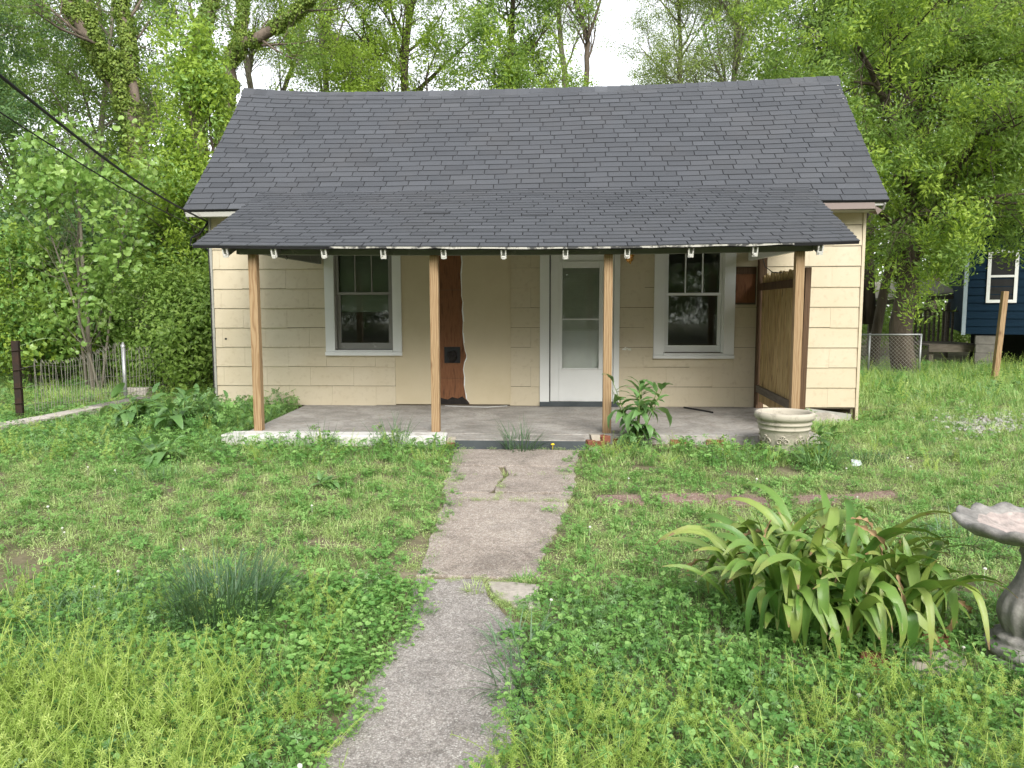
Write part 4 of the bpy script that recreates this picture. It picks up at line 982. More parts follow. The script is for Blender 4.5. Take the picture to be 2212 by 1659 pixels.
# right side
B3 = gx(1880, 22)
tree('multi_stem_tree', 'dark green tree of several upright stems at the right gable', B3, 0, 0, 'mid', 47, dict(nchild=[1.0, 6, 5, 0], tmin=[.35, .15, .2, 0], leaf=4, len=[2.4, 1.3, .75]), 'bark',
     [poly(22, (1880, 700, 0, .16), (1875, 400, 0, .15), (1882, 260, 0, .14), (1905, 140, 0, .12), (1920, 30, 0, .10), (1935, -120, 0, .06)), poly(22, (1860, 700, 0, .13), (1835, 380, 0, .11), (1815, 260, -.2, .10), (1790, 130, -.3, .08), (1770, -20, -.3, .06), (1760, -150, 0, .03)),
      poly(22, (1870, 600, 0, .09), (1850, 300, .4, .08), (1845, 150, .5, .06), (1850, 0, .5, .05), (1850, -150, .5, .02))])
B4 = gx(1950, 16.9)
tree('maple_tree', 'large spreading maple in full leaf between the two houses', B4, 0, 0, 'maple', 48, dict(nchild=[1.9, 7, 5, 0], tmin=[.18, .12, .15, 0], leaf=4, len=[2.7, 1.35, .7], trop=[.05, .0, -.02, -.04], ltrop=-.2), 'bark',
     [poly(16.9, (1955, 815, 0, .26), (1955, 700, 0, .23), (1965, 560, 0, .21), (2010, 430, 0, .17), (2035, 300, -.2, .15), (2060, 170, -.4, .12), (2090, 50, -.6, .09), (2110, -120, -.8, .05)),
      poly(16.9, (1962, 580, 0, .17), (1975, 420, .4, .15), (1985, 260, .6, .13), (1975, 120, .7, .10), (1985, -20, .9, .08), (1990, -160, 1, .04)),
      poly(16.9, (2000, 460, -.1, .12), (2075, 350, -.8, .10), (2150, 250, -1.4, .08), (2240, 150, -2.0, .06), (2330, 60, -2.4, .03)),
      poly(16.9, (1975, 500, .0, .10), (1950, 360, -.7, .09), (1920, 250, -1.2, .07), (1880, 150, -1.6, .05), (1840, 70, -2.0, .03)),
      poly(16.9, (1990, 470, .0, .09), (2040, 460, -1.0, .07), (2110, 430, -1.8, .05), (2190, 420, -2.3, .03)),
      poly(16.9, (1960, 560, 0, .08), (1925, 480, -.8, .06), (1885, 440, -1.3, .045), (1860, 425, -1.7, .02))], scale=.8, thin=.45)
tree('slim_tree', 'slim dark trunk beside the maple at the chain link fence', gx(1892, 18), 9, .12, 'maple', 49, dict(nchild=[15, 5, 4, 0], tmin=[.3, .15, .2, 0], leaf=4, len=[2.0, 1.1, .6]), 'bark')
tree('wood_tree', 'leafy tree filling the wood behind the blue house', gx(2160, 25), 13, .22, 'bright', 50, dict(nchild=[20, 7, 5, 0], tmin=[.2, .2, .2, 0], leaf=4), 'bark')
tree('wood_tree', 'leafy tree in the wood right of the gable', gx(2010, 28), 14, .22, 'mid', 51, dict(nchild=[20, 6, 5, 0], tmin=[.25, .2, .2, 0], leaf=4), 'bark')
tree('wood_tree', 'leafy tree in the wood over the right end of the ridge', gx(1760, 30), 13, .2, 'olive', 52, dict(nchild=[16, 6, 5, 0], tmin=[.3, .2, .2, 0], leaf=3), 'bark')

# shrubs and undergrowth, left of the house
SHR = dict(levels=2, seg=[.3, .2, .15], wander=[.15, .25, .3], trop=[.05, .03, 0], nchild=[9, 5, 0], tmin=[.1, .15, 0], ang=[(30, 75), (30, 70)], len=[.75, .4], leaf=4, leafy=2, thick=.012)
SL = [(60, 13.6, 2.3, 'shrub', 'leafy shrub behind the dark iron post'), (130, 15.2, 2.8, 'dark', 'leafy shrub behind the slender pale leaved sapling'), (330, 14.6, 2.2, 'shrub', 'leafy shrub behind the galvanised fence post'),
      (420, 15.0, 2.8, 'mid', 'darker leafy shrub in the corner beside the house wall'), (275, 15.8, 3.1, 'dark', 'tall mid green shrub between sapling and young tree'), (385, 12.9, 1.5, 'mid', 'low leafy bush at the house corner'),
      (0, 15.5, 3.0, 'dark', 'tall shrub at the left end of the wire fence'), (215, 14.2, 1.9, 'shrub', 'low leafy shrub filling the fence gap')]
for i, (u, Y, h, var, lab) in enumerate(SL):
    r = random.Random(60 + i); x, y = gx(u, Y); z = gz(x, y); lim = []
    for k in range(7):
        a = r.uniform(0, 6.28); ln = r.uniform(.15, .5); pts = [(V(x + math.cos(a) * .1, y + math.sin(a) * .1, z - .02), .016)]
        for j in range(1, 6): pts.append((V(x + math.cos(a) * (.1 + ln * h * .55 * j / 5), y + math.sin(a) * (.1 + ln * h * .55 * j / 5), z + h * r.uniform(.85, 1.05) * j / 5), .016 * (1 - j / 6)))
        lim.append(pts)
    tree('shrub', lab, (x, y), 0, 0, var, 70 + i, SHR, 'palebark', lim, cat='shrub', crown='foliage', scale=.9, thin=.6)

# the far wood that closes every view
rf = random.Random(90); pts = []; rt_ = []; sc_ = []; ix = []
for i in range(18000):
    a = rf.uniform(-math.pi, math.pi); rad = rf.uniform(36, 50)
    if i % 3 == 0: a = math.pi + rf.uniform(-.95, .95); rad = rf.uniform(25, 33)  # extra unseen trees added behind the camera to darken window reflections
    if a > math.pi: a -= 2 * math.pi
    x, y = rad * math.sin(a), rad * math.cos(a) + 4
    front = abs(a) < .26
    h = (2.6 + 2.2 * noise.noise(V(a * 6, 0, 3))) if -.20 < a < .18 else (6.5 if abs(a) < 2.2 else 11.0) + 3.5 * noise.noise(V(a * 7, 1, 3))  # raised behind the camera to block sky reflected in the panes
    z = rf.random() ** .8 * h - .1
    pts.append((x, y, z)); rt_.append(rot_from((V(0, 0, 1) + rv(rf) * .9).normalized(), rf)); sc_.append(rf.uniform(1.0, 1.9)); ix.append(rf.randrange(NVAR['far']))
scatter('far_wood', pts, rt_, sc_, ix, 'far', None, 'green wood closing the view all around, with unseen trees added behind the camera', 'wood')
# undergrowth of the wood at the left and behind
pts = []; rt_ = []; sc_ = []; ix = []
for i in range(5200):
    x = rf.uniform(-26, -5.2) if i % 3 else rf.uniform(5.5, 26); y = rf.uniform(14.5, 32) if x < 0 else rf.uniform(22, 34)
    if x > 5 and x < 14 and y < 24: continue
    h = (1.6 + 1.6 * noise.noise(V(x * .5, y * .5, 7))) * (1 if x < 0 else .6)
    pts.append((x, y, gz(x, y) + rf.random() * max(.3, h))); rt_.append(rot_from((V(0, 0, 1) + rv(rf) * .9).normalized(), rf)); sc_.append(rf.uniform(.8, 1.6)); ix.append(rf.randrange(NVAR['mid']))
scatter('undergrowth', pts, rt_, sc_, ix, 'mid', None, 'leafy undergrowth on the floor of the wood', 'undergrowth')

# ------------------------------------------------------------------ neighbour's blue house on piers
bh0 = V(9.55, 18.6, 0); bdir = V(1.0, -.42, 0).normalized(); bn = V(-bdir.y, bdir.x, 0)      # front wall runs right and towards the street
bhouse = thing('blue_house', 'navy blue clapboard house on concrete block piers among the trees', 'house', (bh0.x, bh0.y, gbase(18)))
def bpt(s, o, z): return bh0 + bdir * s + bn * o + V(0, 0, z)
def bbox(q, s0, s1, o0, o1, z0, z1):
    q.add([bpt(s0, o0, z0), bpt(s1, o0, z0), bpt(s1, o1, z0), bpt(s0, o1, z0), bpt(s0, o0, z1), bpt(s1, o0, z1), bpt(s1, o1, z1), bpt(s0, o1, z1)],
          [(3,2,1,0), (4,5,6,7), (0,1,5,4), (1,2,6,5), (2,3,7,6), (3,0,4,7)])
bw = part('wall', M['blue'], lambda q: bbox(q, 0, 7, 0, 6, .72, 3.25), bhouse)
for k in range(14):
    z = .70 + k * .18
    part('clapboard', M['blue'], lambda q: q.add([bpt(.03, -.022, z), bpt(7, -.022, z), bpt(7, -.003, z + .178), bpt(.03, -.003, z + .178), bpt(.03, -.001, z), bpt(7, -.001, z)], [(0, 1, 2, 3), (4, 5, 1, 0), (0, 3, 4)]), bw)
part('corner_board', M['bluetrim'], lambda q: bbox(q, -.05, .028, -.03, .1, .68, 3.25), bhouse)
def bwin():
    w = part('window', M['white'], lambda q: (bbox(q, .40, .47, -.045, -.001, 1.42, 2.62), bbox(q, .93, 1.0, -.045, -.001, 1.42, 2.62), bbox(q, .471, .929, -.045, -.001, 1.42, 1.49), bbox(q, .471, .929, -.045, -.001, 2.55, 2.62), bbox(q, .471, .929, -.045, -.001, 2.0, 2.05)), bhouse)
    part('pane', M['black'], lambda q: bbox(q, .47, .93, -.020, -.0012, 1.49, 2.0), w); part('pane', M['black'], lambda q: bbox(q, .47, .93, -.024, -.0012, 2.05, 2.55), w)
bwin()
part('roof', M['darkroof'], lambda q: (bbox(q, -.75, 7.4, -.6, 6.6, 3.25, 3.36), bbox(q, -.6, 7.3, -.4, 6.4, 3.361, 3.55)), bhouse)
for s in (.25, 1.5, 2.9, 4.4):
    for z in (0, 1, 2, 3): part('pier_block', M['block'], lambda q: bbox(q, s + rs.uniform(-.01, .01), s + .40, .02, .25, -.15 + z * .205, -.15 + z * .205 + .2), bhouse, bevel=.008)
part('crawl_space_shade', M['black'], lambda q: bbox(q, .3, 7, 1.8, 1.9, -.1, .70), bhouse)  # black sheet standing in for the shade beneath the floor
# rear deck of the blue house
dk = thing('wooden_deck', 'weathered grey deck with railing beside the blue house', 'deck', (9.2, 19.6, gbase(18)))
def dpart(n, mt, fn): return part(n, mt, fn, dk)
for i in range(9): dpart('board', M['greywood'], lambda q: q.box(8.9 + i * .148, 8.9 + i * .148 + .142, 18.9, 20.6, .40, .44))
for x, y in ((8.95, 18.95), (10.1, 18.95), (8.95, 20.5)): dpart('leg', M['greywood'], lambda q: q.box(x, x + .1, y, y + .1, -.15, .399))
dpart('edge_joist', M['greywood'], lambda q: q.box(8.9, 10.2, 18.86, 18.899, .26, .43))
for i in range(12):
    x = 8.95 + i * .115; dpart('baluster', M['greywood'], lambda q: q.box(x, x + .045, 20.5, 20.54, .44, 1.24))
dpart('post', M['greywood'], lambda q: q.box(9.12, 9.22, 20.55, 20.65, .44, 1.35)); dpart('post', M['greywood'], lambda q: q.box(8.83, 8.93, 20.4, 20.5, -.15, 1.35))
dpart('rail', M['greywood'], lambda q: q.beam((8.85, 20.52, 1.28), (10.35, 20.52, 1.22), .09, .05))
# lean-to roof and boards beyond the deck
sh = thing('lean_to_roof', 'pale sloping board roof beyond the deck', 'shed', (9.6, 22.4, gbase(18)))
part('roof_sheet', M['palewood'], lambda q: q.add([V(8.7, 22.2, 1.55), V(11.2, 22.2, 1.75), V(11.2, 24.0, 2.2), V(8.7, 24.0, 2.0), V(8.7, 22.2, 1.50), V(11.2, 22.2, 1.70), V(11.2, 24.0, 2.15), V(8.7, 24.0, 1.95)], [(0,1,2,3), (7,6,5,4), (0,4,5,1), (1,5,6,2), (2,6,7,3), (3,7,4,0)]), sh)
part('edge_beam', M['greywood'], lambda q: q.beam((8.7, 22.2, 1.42), (11.2, 22.2, 1.62), .05, .12), sh)
for x in (8.8, 10.9): part('post', M['greywood'], lambda q: q.box(x, x + .1, 22.2, 22.3, -.15, 1.45), sh)
# lone post
pb = onG(2146, 828); q = MB(); q.beam((pb.x, pb.y, -.3), (pb.x + .11, pb.y, 1.62), .095, .095, upv=(0, 1, 0)); o = q.build('wooden_post', M['pine'], None, bevel=.005); tag(o, 'leaning new square wooden post before the blue house', 'post')

# ------------------------------------------------------------------ fences
cl = thing('chain_link_fence', 'rusty chain link fence panel at the foot of the maple', 'fence', (6.9, 17.0, gbase(17)))
a0, a1 = onG(1850, 800), onG(1988, 818); a1 = a0.lerp(a1, 1.0); a0.y = 16.9; a0.x = onY(1845, 790, 16.9).x; a1.y = 16.2; a1.x = onY(1988, 800, 16.2).x
for t in (.22, .98):
    c = a0.lerp(a1, t); part('post', M['galv'], lambda q: q.tube([V(c.x, c.y, -.2), V(c.x + .01, c.y, .78)], .022, 8), cl, True)
part('top_rail', M['galv'], lambda q: q.tube([V(a0.x, a0.y, .74), V(a1.x, a1.y, .77)], .018, 8), cl, True)
part('fallen_rail', M['galv'], lambda q: q.tube([V(a0.x, a0.y - .3, -.05), V(a0.x + .5, a0.y - .45, -.07), V(a0.x + 1.0, a0.y - .8, -.08)], .02, 8), cl, True)
def net(q):
    L = (a1 - a0).length; n = int(L / .075); h = .78
    for i in range(-11, n + 1):
        for s in (1, -1):
            u0 = i * .075 if s > 0 else i * .075 + h * .96; u1 = u0 + s * h * .96; z0, z1 = -.05, -.05 + h
            ua, ub = u0, u1; za, zb = z0, z1
            def cut(u, z, ou, oz, lim):
                f = (lim - ou) / (u - ou); return lim, oz + (z - oz) * f
            if max(ua, ub) <= 0 or min(ua, ub) >= L: continue
            if ua < 0: ua, za = cut(ua, za, ub, zb, 0)
            if ub < 0: ub, zb = cut(ub, zb, ua, za, 0)
            if ua > L: ua, za = cut(ua, za, ub, zb, L)
            if ub > L: ub, zb = cut(ub, zb, ua, za, L)
            p, c = a0.lerp(a1, ua / L), a0.lerp(a1, ub / L); q.tube([V(p.x, p.y, za), V(c.x, c.y, zb)], .0035, 3, cap=False)
part('wire_mesh', M['wire'], net, cl, kind='stuff')
# left: iron post, galvanised post, upright wires, low kerb
lf = thing('wire_fence', 'old fence of upright looped wires on a low concrete kerb', 'fence', (-7.2, 11.0, gbase(11)))
f0, f1, f2 = onG(45, 908), onG(272, 868), V(-6.2, 14.0, 0)
part('iron_post', M['rust'], lambda q: (q.box(f0.x - .05, f0.x + .04, f0.y - .02, f0.y + .0, -.25, .93), q.box(f0.x - .012, f0.x + .006, f0.y + .001, f0.y + .07, -.25, .93)), lf).rotation_euler = (0, 0, 0)
for z in (.12, .32, .55, .8): part('wire_tie', M['rust'], lambda q: q.tube([V(f0.x - .06, f0.y - .03, z), V(f0.x + .05, f0.y - .035, z + .01), V(f0.x + .06, f0.y + .03, z)], .007, 5), lf)
def galv(q):
    q.tube([V(f1.x, f1.y, -.2), V(f1.x, f1.y, .74)], .03, 10); q.lathe([(.034, 0), (.036, .03), (.02, .05), (.016, .075), (0, .085)], (f1.x, f1.y, .74), 10)
part('galvanised_post', M['galv'], galv, lf, True)
def fpt(t):
    if t < .5: p = f0.lerp(f1, t * 2)
    else: p = f1.lerp(f2, t * 2 - 1)
    return p
nw = 74
for i in range(nw):
    t = (i + .6) / nw; p = fpt(t) ; h = .74 - .10 * math.sin(t * 9) * (t < .5) ; le = rs.uniform(-.03, .03)
    if t < .06: continue
    part('wire', M['wire'], lambda q: q.tube([V(p.x, p.y, -.15), V(p.x + rs.uniform(-.01, .01), p.y, .1), V(p.x + le * .5 + rs.uniform(-.012, .012), p.y, .35), V(p.x + le, p.y - .01, h - .06), V(p.x + le + .02, p.y - .02, h), V(p.x + le + .04, p.y - .01, h - .05)], .004, 4, cap=False), lf)
for z in (.06, .30, .56): part('cross_wire', M['wire'], lambda q: q.tube([fpt(t) + V(0, -.008, z - fpt(t).z + .03 * math.sin(t * 20)) for t in np.linspace(.0, 1, 22)], .003, 4, cap=False), lf)
k0, k1, k2 = onG(-60, 948), onG(150, 908), onG(312, 872)
for a, c, mt in ((k0, onG(110, 916), 'stone'), (onG(112, 915), onG(205, 895), 'stone'), (onG(207, 894), k2, 'block')):
    d = (c - a).normalized(); n_ = V(-d.y, d.x, 0) * .12
    part('kerb', M[mt], lambda q: q.prism(ccw(rough_poly([a - n_, c - n_, c + n_, a + n_], .12, .015)), -.3, .01), lf, bevel=.012)
bl_ = thing('fallen_block', 'pale concrete block lying behind the wire fence', 'block', (-7.3, 12.0, -.1)); part('block_face', M['stone'], lambda q: q.box(-6.95, -6.55, 11.95, 12.12, -.15, .06), bl_, bevel=.01)

# ------------------------------------------------------------------ urn planter
pc = V(2.28, 7.72, -.095)
urn = thing('urn_planter', 'large empty cast stone planter with rolled rim by the porch', 'planter', pc)
prof = [(.17, 0), (.185, .005), (.20, .05), (.215, .12), (.232, .20), (.24, .235), (.25, .24), (.25, .25), (.243, .255), (.25, .285), (.262, .29), (.262, .303), (.254, .31), (.258, .33), (.278, .338), (.288, .36), (.289, .385), (.28, .402), (.262, .408), (.247, .402), (.24, .385), (.232, .33), (.215, .22), (.19, .13), (.0, .12)]
part('bowl', M['potstone'], lambda q: q.lathe(prof, pc, 56), urn, True)
for k in range(8):
    def sw(q):
        a = 2 * math.pi * k / 8 - 1.9
        for (da, zz, rr_, s) in ((-.14, .13, .034, 1), (.14, .13, .034, -1), (0, .17, .02, 1)):
            pts = []
            for j in range(15):
                th = j / 14 * 7.5; rad = rr_ * (1 - j / 18); aa = a + da + s * math.cos(th) * rad / .22; z = zz + math.sin(th) * rad
                rw = .2 + .19 * z; pts.append(pc + V(math.cos(aa) * rw, math.sin(aa) * rw, z))
            q.tube(pts, .007, 6)
    part('scroll_relief', M['potstone'], sw, urn, True)

# ------------------------------------------------------------------ bird bath
bc = V(2.125, 3.42, gbase(3.42) - .02)
bath = thing('bird_bath', 'weathered stone bird bath with scalloped shell bowl and baluster foot', 'bird bath', bc)
part('plinth', M['bath'], lambda q: q.prism([(bc.x + .20 * math.cos(a), bc.y + .20 * math.sin(a)) for a in np.linspace(.39, .39 + 2 * math.pi, 9)[:-1]], bc.z, bc.z + .06), bath, bevel=.01)
def flute(i, a, r, z): return (r * (1 + (.035 * math.cos(a * 14) if .12 < z < .33 else 0)), z)
part('pedestal', M['bath'], lambda q: q.lathe([(.0, .06), (.185, .06), (.19, .08), (.18, .10), (.15, .108), (.145, .12), (.15, .135), (.13, .145), (.112, .15), (.115, .16), (.128, .19), (.138, .23), (.135, .27), (.12, .31), (.10, .345), (.08, .385), (.065, .43), (.058, .47), (.06, .50), (.07, .515), (.066, .53), (.075, .55), (.11, .575), (.0, .58)], bc, 84, flute), bath, True)
def bowl(q):
    n = 96; rings = [(.0, .0), (.05, -.012), (.10, -.005), (.17, .015), (.235, .045), (.29, .062), (.315, .066), (.325, .055), (.318, .035), (.28, .01), (.20, -.015), (.10, -.03), (.0, -.035)]
    for i, (r_, z_) in enumerate(rings):
        for k in range(n):
            a = 2 * math.pi * k / n; sc = 1 + .032 * math.cos(a * 13 + math.sin(a * 3)) * (r_ / .33) ** 2 + .03 * math.cos(a * 2 + .5) * (r_ / .33)
            zz = z_ + .012 * math.cos(a * 13 + math.sin(a * 3)) * (r_ / .33) ** 3 + noise.noise(V(math.cos(a) * r_ * 22, math.sin(a) * r_ * 22, i * .3)) * .006
            q.v.append((bc.x + math.cos(a) * r_ * sc, bc.y + math.sin(a) * r_ * sc * .95, bc.z + .595 + zz + .10 * -(math.sin(a) * r_ * .05))); q.t.append(.5)
    for i in range(len(rings) - 1):
        for k in range(n):
            k2 = (k + 1) % n; q.f.append((i*n+k, i*n+k2, (i+1)*n+k2, (i+1)*n+k)[::-1])
bo = part('bowl', M['bath'], bowl, bath, True)
bo.data.materials.append(M['bathpink'])
for p in bo.data.polygons:
    if p.index < 96 * 4: p.material_index = 1

# ------------------------------------------------------------------ big strap-leaved lily
def mat_lily():
    k = NT('lily_leaf'); al = k.attr('along'); tn = k.attr('tint'); r = k.objrand(); v = k.coord((1, 1, 1), 'UV')
    g = k.ramp(r, [(0.0, (0.10, 0.235, 0.045)), (.5, (0.20, 0.37, 0.07)), (1.0, (0.36, 0.48, 0.12))])
    g = k.mix(k.math('MULTIPLY', k.ramp(al, [(.35, 0.0), (.95, 1.0)]), k.math('MULTIPLY', r, .6)), g, (0.33, 0.36, 0.09))
    edge_ = k.ramp(tn, [(.75, 0.0), (1.0, .45)]); g = k.mix(edge_, g, (0.22, 0.26, 0.07))
    e_ = k.math('ADD', k.math('ADD', al, k.math('MULTIPLY', k.noise(k.coord(), 22, 4), .10)), k.math('MULTIPLY', r, .09))
    g = k.mix(k.ramp(e_, [(.985, 0.0), (1.0, .35)]), g, (0.34, 0.32, 0.10)); e2 = k.math('SUBTRACT', e_, .085)
    g = k.mix(k.ramp(e2, [(.985, 0.0), (1.0, 1.0)]), g, (0.27, 0.17, 0.085))
    bl = k.noise(k.coord((1, 1, 1)), 10, 4); g = k.mix(k.ramp(bl, [(.72, 0.0), (.78, .5)]), g, (0.36, 0.33, 0.12))
    p = k.princ(g, .31, .55, k.bump(k.math('ADD', k.math('SINE', k.math('MULTIPLY', tn, 34.0)), k.math('MULTIPLY', k.noise(k.coord(), 25, 3), 3.0)), .25, .002)); t = k.n('BsdfTranslucent'); k.l(k.mix(.5, g, (.25, .35, .03)), t.inputs[0])
    mx = k.n('MixShader'); mx.inputs[0].default_value = .22; k.l(p, mx.inputs[1]); k.l(t.outputs[0], mx.inputs[2]); return k.done(mx.outputs[0])
M['lily'] = mat_lily(); M['deadleaf'] = mat_noise('dead_leaf', (0.22, 0.13, 0.06), (0.42, 0.29, 0.16), 14, .8, .4, 60)
def strap(r, L, w, a0, curl, twist, dead=False, kink=0):
    q = MB(); n = 14; p = V(0, 0, 0); a = a0; pts = []
    for i in range(n + 1):
        t = i / n; pts.append((p.copy(), a, t)); a += curl * (0.25 + 2.2 * t ** 1.5) / n * (1 if t < .72 or curl < .8 else 1.2) + (kink * .42 if i in (7, 8, 9) else 0)
        p = p + V(math.sin(a), 0, math.cos(a)) * (L / n)
    for i, (c, a, t) in enumerate(pts):
        ww = w * .5 * (.55 + .9 * math.sin(min(1, t * 1.5 + .12) * math.pi / 2) - .45 * 0) * (1 - .93 * max(0, (t - .62) / .38) ** 2.0) * .64 + .001
        nn = V(math.cos(a), 0, -math.sin(a)) * -1; tw = twist * t; sx = V(0, math.cos(tw), 0) + nn * math.sin(tw)
        ch = (.34 - .25 * t) * ww + (.004 * math.sin(t * 17 + L * 30))
        if dead: ww *= .5 + .3 * math.sin(i * 2.1); ch = ww * .8
        for s in (-1, -.5, 0, .5, 1):
            q.v.append(tuple(c + sx * (s * ww) + nn * (ch * s * s))); q.t.append(abs(s)); q.a.append(t)
    for i in range(n):
        for s in range(4): q.f.append((i*5+s, i*5+s+1, (i+1)*5+s+1, (i+1)*5+s))
    return q
rl = random.Random(14); SV = []
for (L, w, a0, curl) in ((.78, .066, .04, 1.3), (.85, .068, .10, 2.0), (.92, .064, .12, 2.4), (.74, .062, .20, 2.6), (.88, .06, .22, 1.8), (.82, .074, .08, 2.8), (.72, .068, .32, 2.2), (.9, .05, .28, 1.5), (.62, .060, .02, .8), (.74, .074, .22, 3.0), (.84, .066, .06, 2.4), (.62, .068, .45, 2.2)):
    for tw in (-.7, .6): SV.append(strap(rl, L, w, a0, curl * (.45 if tw > 0 and a0 < .3 else .78), tw * rl.uniform(.4, 1.4), kink=(1.5 if tw > 0 and a0 < .3 else 0)).mesh('lily_leaf', M['lily'], True))
lc = onG(1790, 1352); lc.z = gz(lc.x, lc.y)
lily = thing('lily_clump', 'big clump of arching strap leaved lily with browned tips beside the bird bath', 'plant', lc)
bulbs = [(.34 * math.sqrt((i_ + .5) / 21) * math.cos(i_ * 2.4), .29 * math.sqrt((i_ + .5) / 21) * math.sin(i_ * 2.4)) for i_ in range(21)]
for i in range(290):
    bx_, by_ = bulbs[i % 21]; az = rl.uniform(0, 6.283); rad = math.hypot(bx_, by_)
    if rad > .12 and rl.random() < .5: az = math.atan2(by_, bx_) + rl.gauss(0, .9)
    if i % 5 == 0: az = rl.uniform(-2.6, -.5)
    inner = i < 130; k = rl.choice((0, 1, 2, 3, 4, 5, 16, 17, 20, 21)) if inner else rl.randrange(len(SV))
    o = bpy.data.objects.new('leaf', SV[k]); COL.objects.link(o); o.parent = lily
    o.location = (bx_ * 1.25 + math.cos(az) * .03, by_ * 1.25 + math.sin(az) * .03, rl.uniform(-.02, .04)); s = rl.uniform(.68, .95) * (.98 if inner else .88)
    o.rotation_euler = (rl.gauss(0, .12), rl.gauss(.0, .12) + .15 * rad * math.cos(az - math.atan2(by_, bx_)), az); o.scale = (s, s * rl.uniform(.85, 1.15), s * rl.uniform(.88, 1.05))
DV = [strap(rl, .26, .05, 1.3, 1.8, 1.5, True).mesh('dead_leaf', M['deadleaf'], True) for _ in range(3)]
for i in range(26):
    a = rl.uniform(0, 6.28); rr_ = rl.uniform(.1, .62); o = bpy.data.objects.new('dead_leaf', DV[i % 3]); COL.objects.link(o); o.parent = lily
    o.location = (math.cos(a) * rr_, math.sin(a) * rr_ * .9, rl.uniform(.25, .62) - rr_ * .35); o.rotation_euler = (rl.uniform(-1, 1), rl.uniform(.2, 1.6), a); o.scale = (.8,) * 3
for (u, v, w) in ((1990, 1432, .16), (1905, 1445, .12), (2010, 1395, .11)):
    p = onG(u, v); q = MB(); q.lathe([(0, -.05), (w, -.05), (w * 1.02, .02), (w * .8, .05), (0, .058)], (p.x, p.y, gz(p.x, p.y)), 10, lambda i, a, r, z: (r * (1 + .2 * math.sin(a * 2 + w * 50) + .1 * math.sin(a * 3)), z))
    o = q.build('border_stone', M['mortar'] if w > .12 else M['brick'], None); tag(o, {.16: 'larger tan stone edging the lily clump', .12: 'small reddish stone half hidden under the lily leaves', .11: 'reddish stone between lily clump and bird bath'}[w], 'stone')

# ------------------------------------------------------------------ broad-leaved weeds, each leaf its own piece
def dock_leaf(L, w, bend, seed):
    r = random.Random(seed); q = MB(); n = 7; p = V(0, 0, 0); a = .2
    for i in range(n + 1):
        t = i / n; ww = w * .5 * (math.sin(math.pi * min(1, t * .92 + .1)) ** .7) * (1.15 - .4 * t) + .002
        if t < .14: ww = .004
        nn = V(-math.cos(a), 0, math.sin(a)); wav = .18 * ww * math.sin(i * 2.3 + seed)
        for s in (-1, 0, 1): q.v.append(tuple(p + V(0, s * ww, 0) + nn * (.25 * ww * s * s + wav * s))); q.t.append(.35 + .5 * abs(s) * r.random())
        a += bend / n; p = p + V(math.sin(a), 0, math.cos(a)) * (L / n)
    for i in range(n):
        for s in range(2): q.f.append((i*3+s, i*3+s+1, (i+1)*3+s+1, (i+1)*3+s))
    return q.mesh('dock_leaf', M['gr_dock'], True)
DL = [dock_leaf(.24, .075, 1.5, 1), dock_leaf(.28, .07, 1.9, 2), dock_leaf(.20, .05, 1.1, 3), dock_leaf(.15, .04, .8, 4), dock_leaf(.26, .09, 2.2, 5)]
def dock(label, x, y, h, nleaf, seed, spread=.16, stems=3, sc=1.0, z=None):
    r = random.Random(seed); z = gz(x, y) if z is None else z
    t = thing('broad_leaf_weed', label, 'plant', (x, y, z)); tops = []
    for k in range(stems):
        a = r.uniform(0, 6.28); top = V(math.cos(a) * spread * r.uniform(.2, 1), math.sin(a) * spread * r.uniform(.2, 1), h * r.uniform(.75, 1)); q = MB()
        q.tube([V(0, 0, -.02), top * .5 + V(.01, 0, 0), top], [.008, .006, .003], 5); q.v = [(p[0] + x, p[1] + y, p[2] + z) for p in q.v]; q.build('stem', M['stem'], t, True); tops.append(top)
    for i in range(nleaf):
        f = r.random() ** .8; tp = tops[i % stems] if stems else V(0, 0, 0); pos = tp * f; az = r.uniform(0, 6.28)
        o = bpy.data.objects.new('leaf', DL[(3 if r.random() < .5 else 2) if f > .72 else r.choice((0, 1, 4, 0))]); COL.objects.link(o); o.parent = t; o.location = pos
        s = sc * r.uniform(.75, 1.15); o.scale = (s, s, s); up = f > .85
        o.rotation_euler = (r.gauss(0, .2), (r.uniform(-.1, .5) if up else r.uniform(.3, 1.1)), az)
    return t
dock('tall broad leaved weed growing against the porch post by the door', .84, 7.95, .72, 92, 1, .44, 8, 1.1)
dock('broad leaved weed in front of the planter', 2.55, 7.38, .36, 22, 2, .12, 3, .9)
dock('lush broad leaved weed nearest the wire fence', onG(300, 935).x, onG(300, 935).y, .50, 44, 3, .38, 5, 1.4)
dock('lush broad leaved weed between fence and porch kerb', onG(385, 945).x, onG(385, 945).y, .50, 44, 4, .36, 5, 1.35)
dock('low broad leaved weed in the grass before the porch kerb', onG(345, 1000).x, onG(345, 1000).y, .22, 24, 5, .2, 3, 1.1)
dock('spreading broad leaved weed beside the left porch post', onG(455, 930).x, onG(455, 930).y, .42, 34, 6, .3, 4, 1.15)
dock('flat rosette weed in the lawn left of the path', onG(705, 1055).x, onG(705, 1055).y, .06, 18, 7, .10, 2, .8)
dock('small fresh weed at the end of the white kerb', -1.25, 7.76, .14, 12, 8, .05, 2, .45)
dock('young weed beside the house corner at the right', 4.35, 10.2, .28, 16, 9, .12, 3, .7)

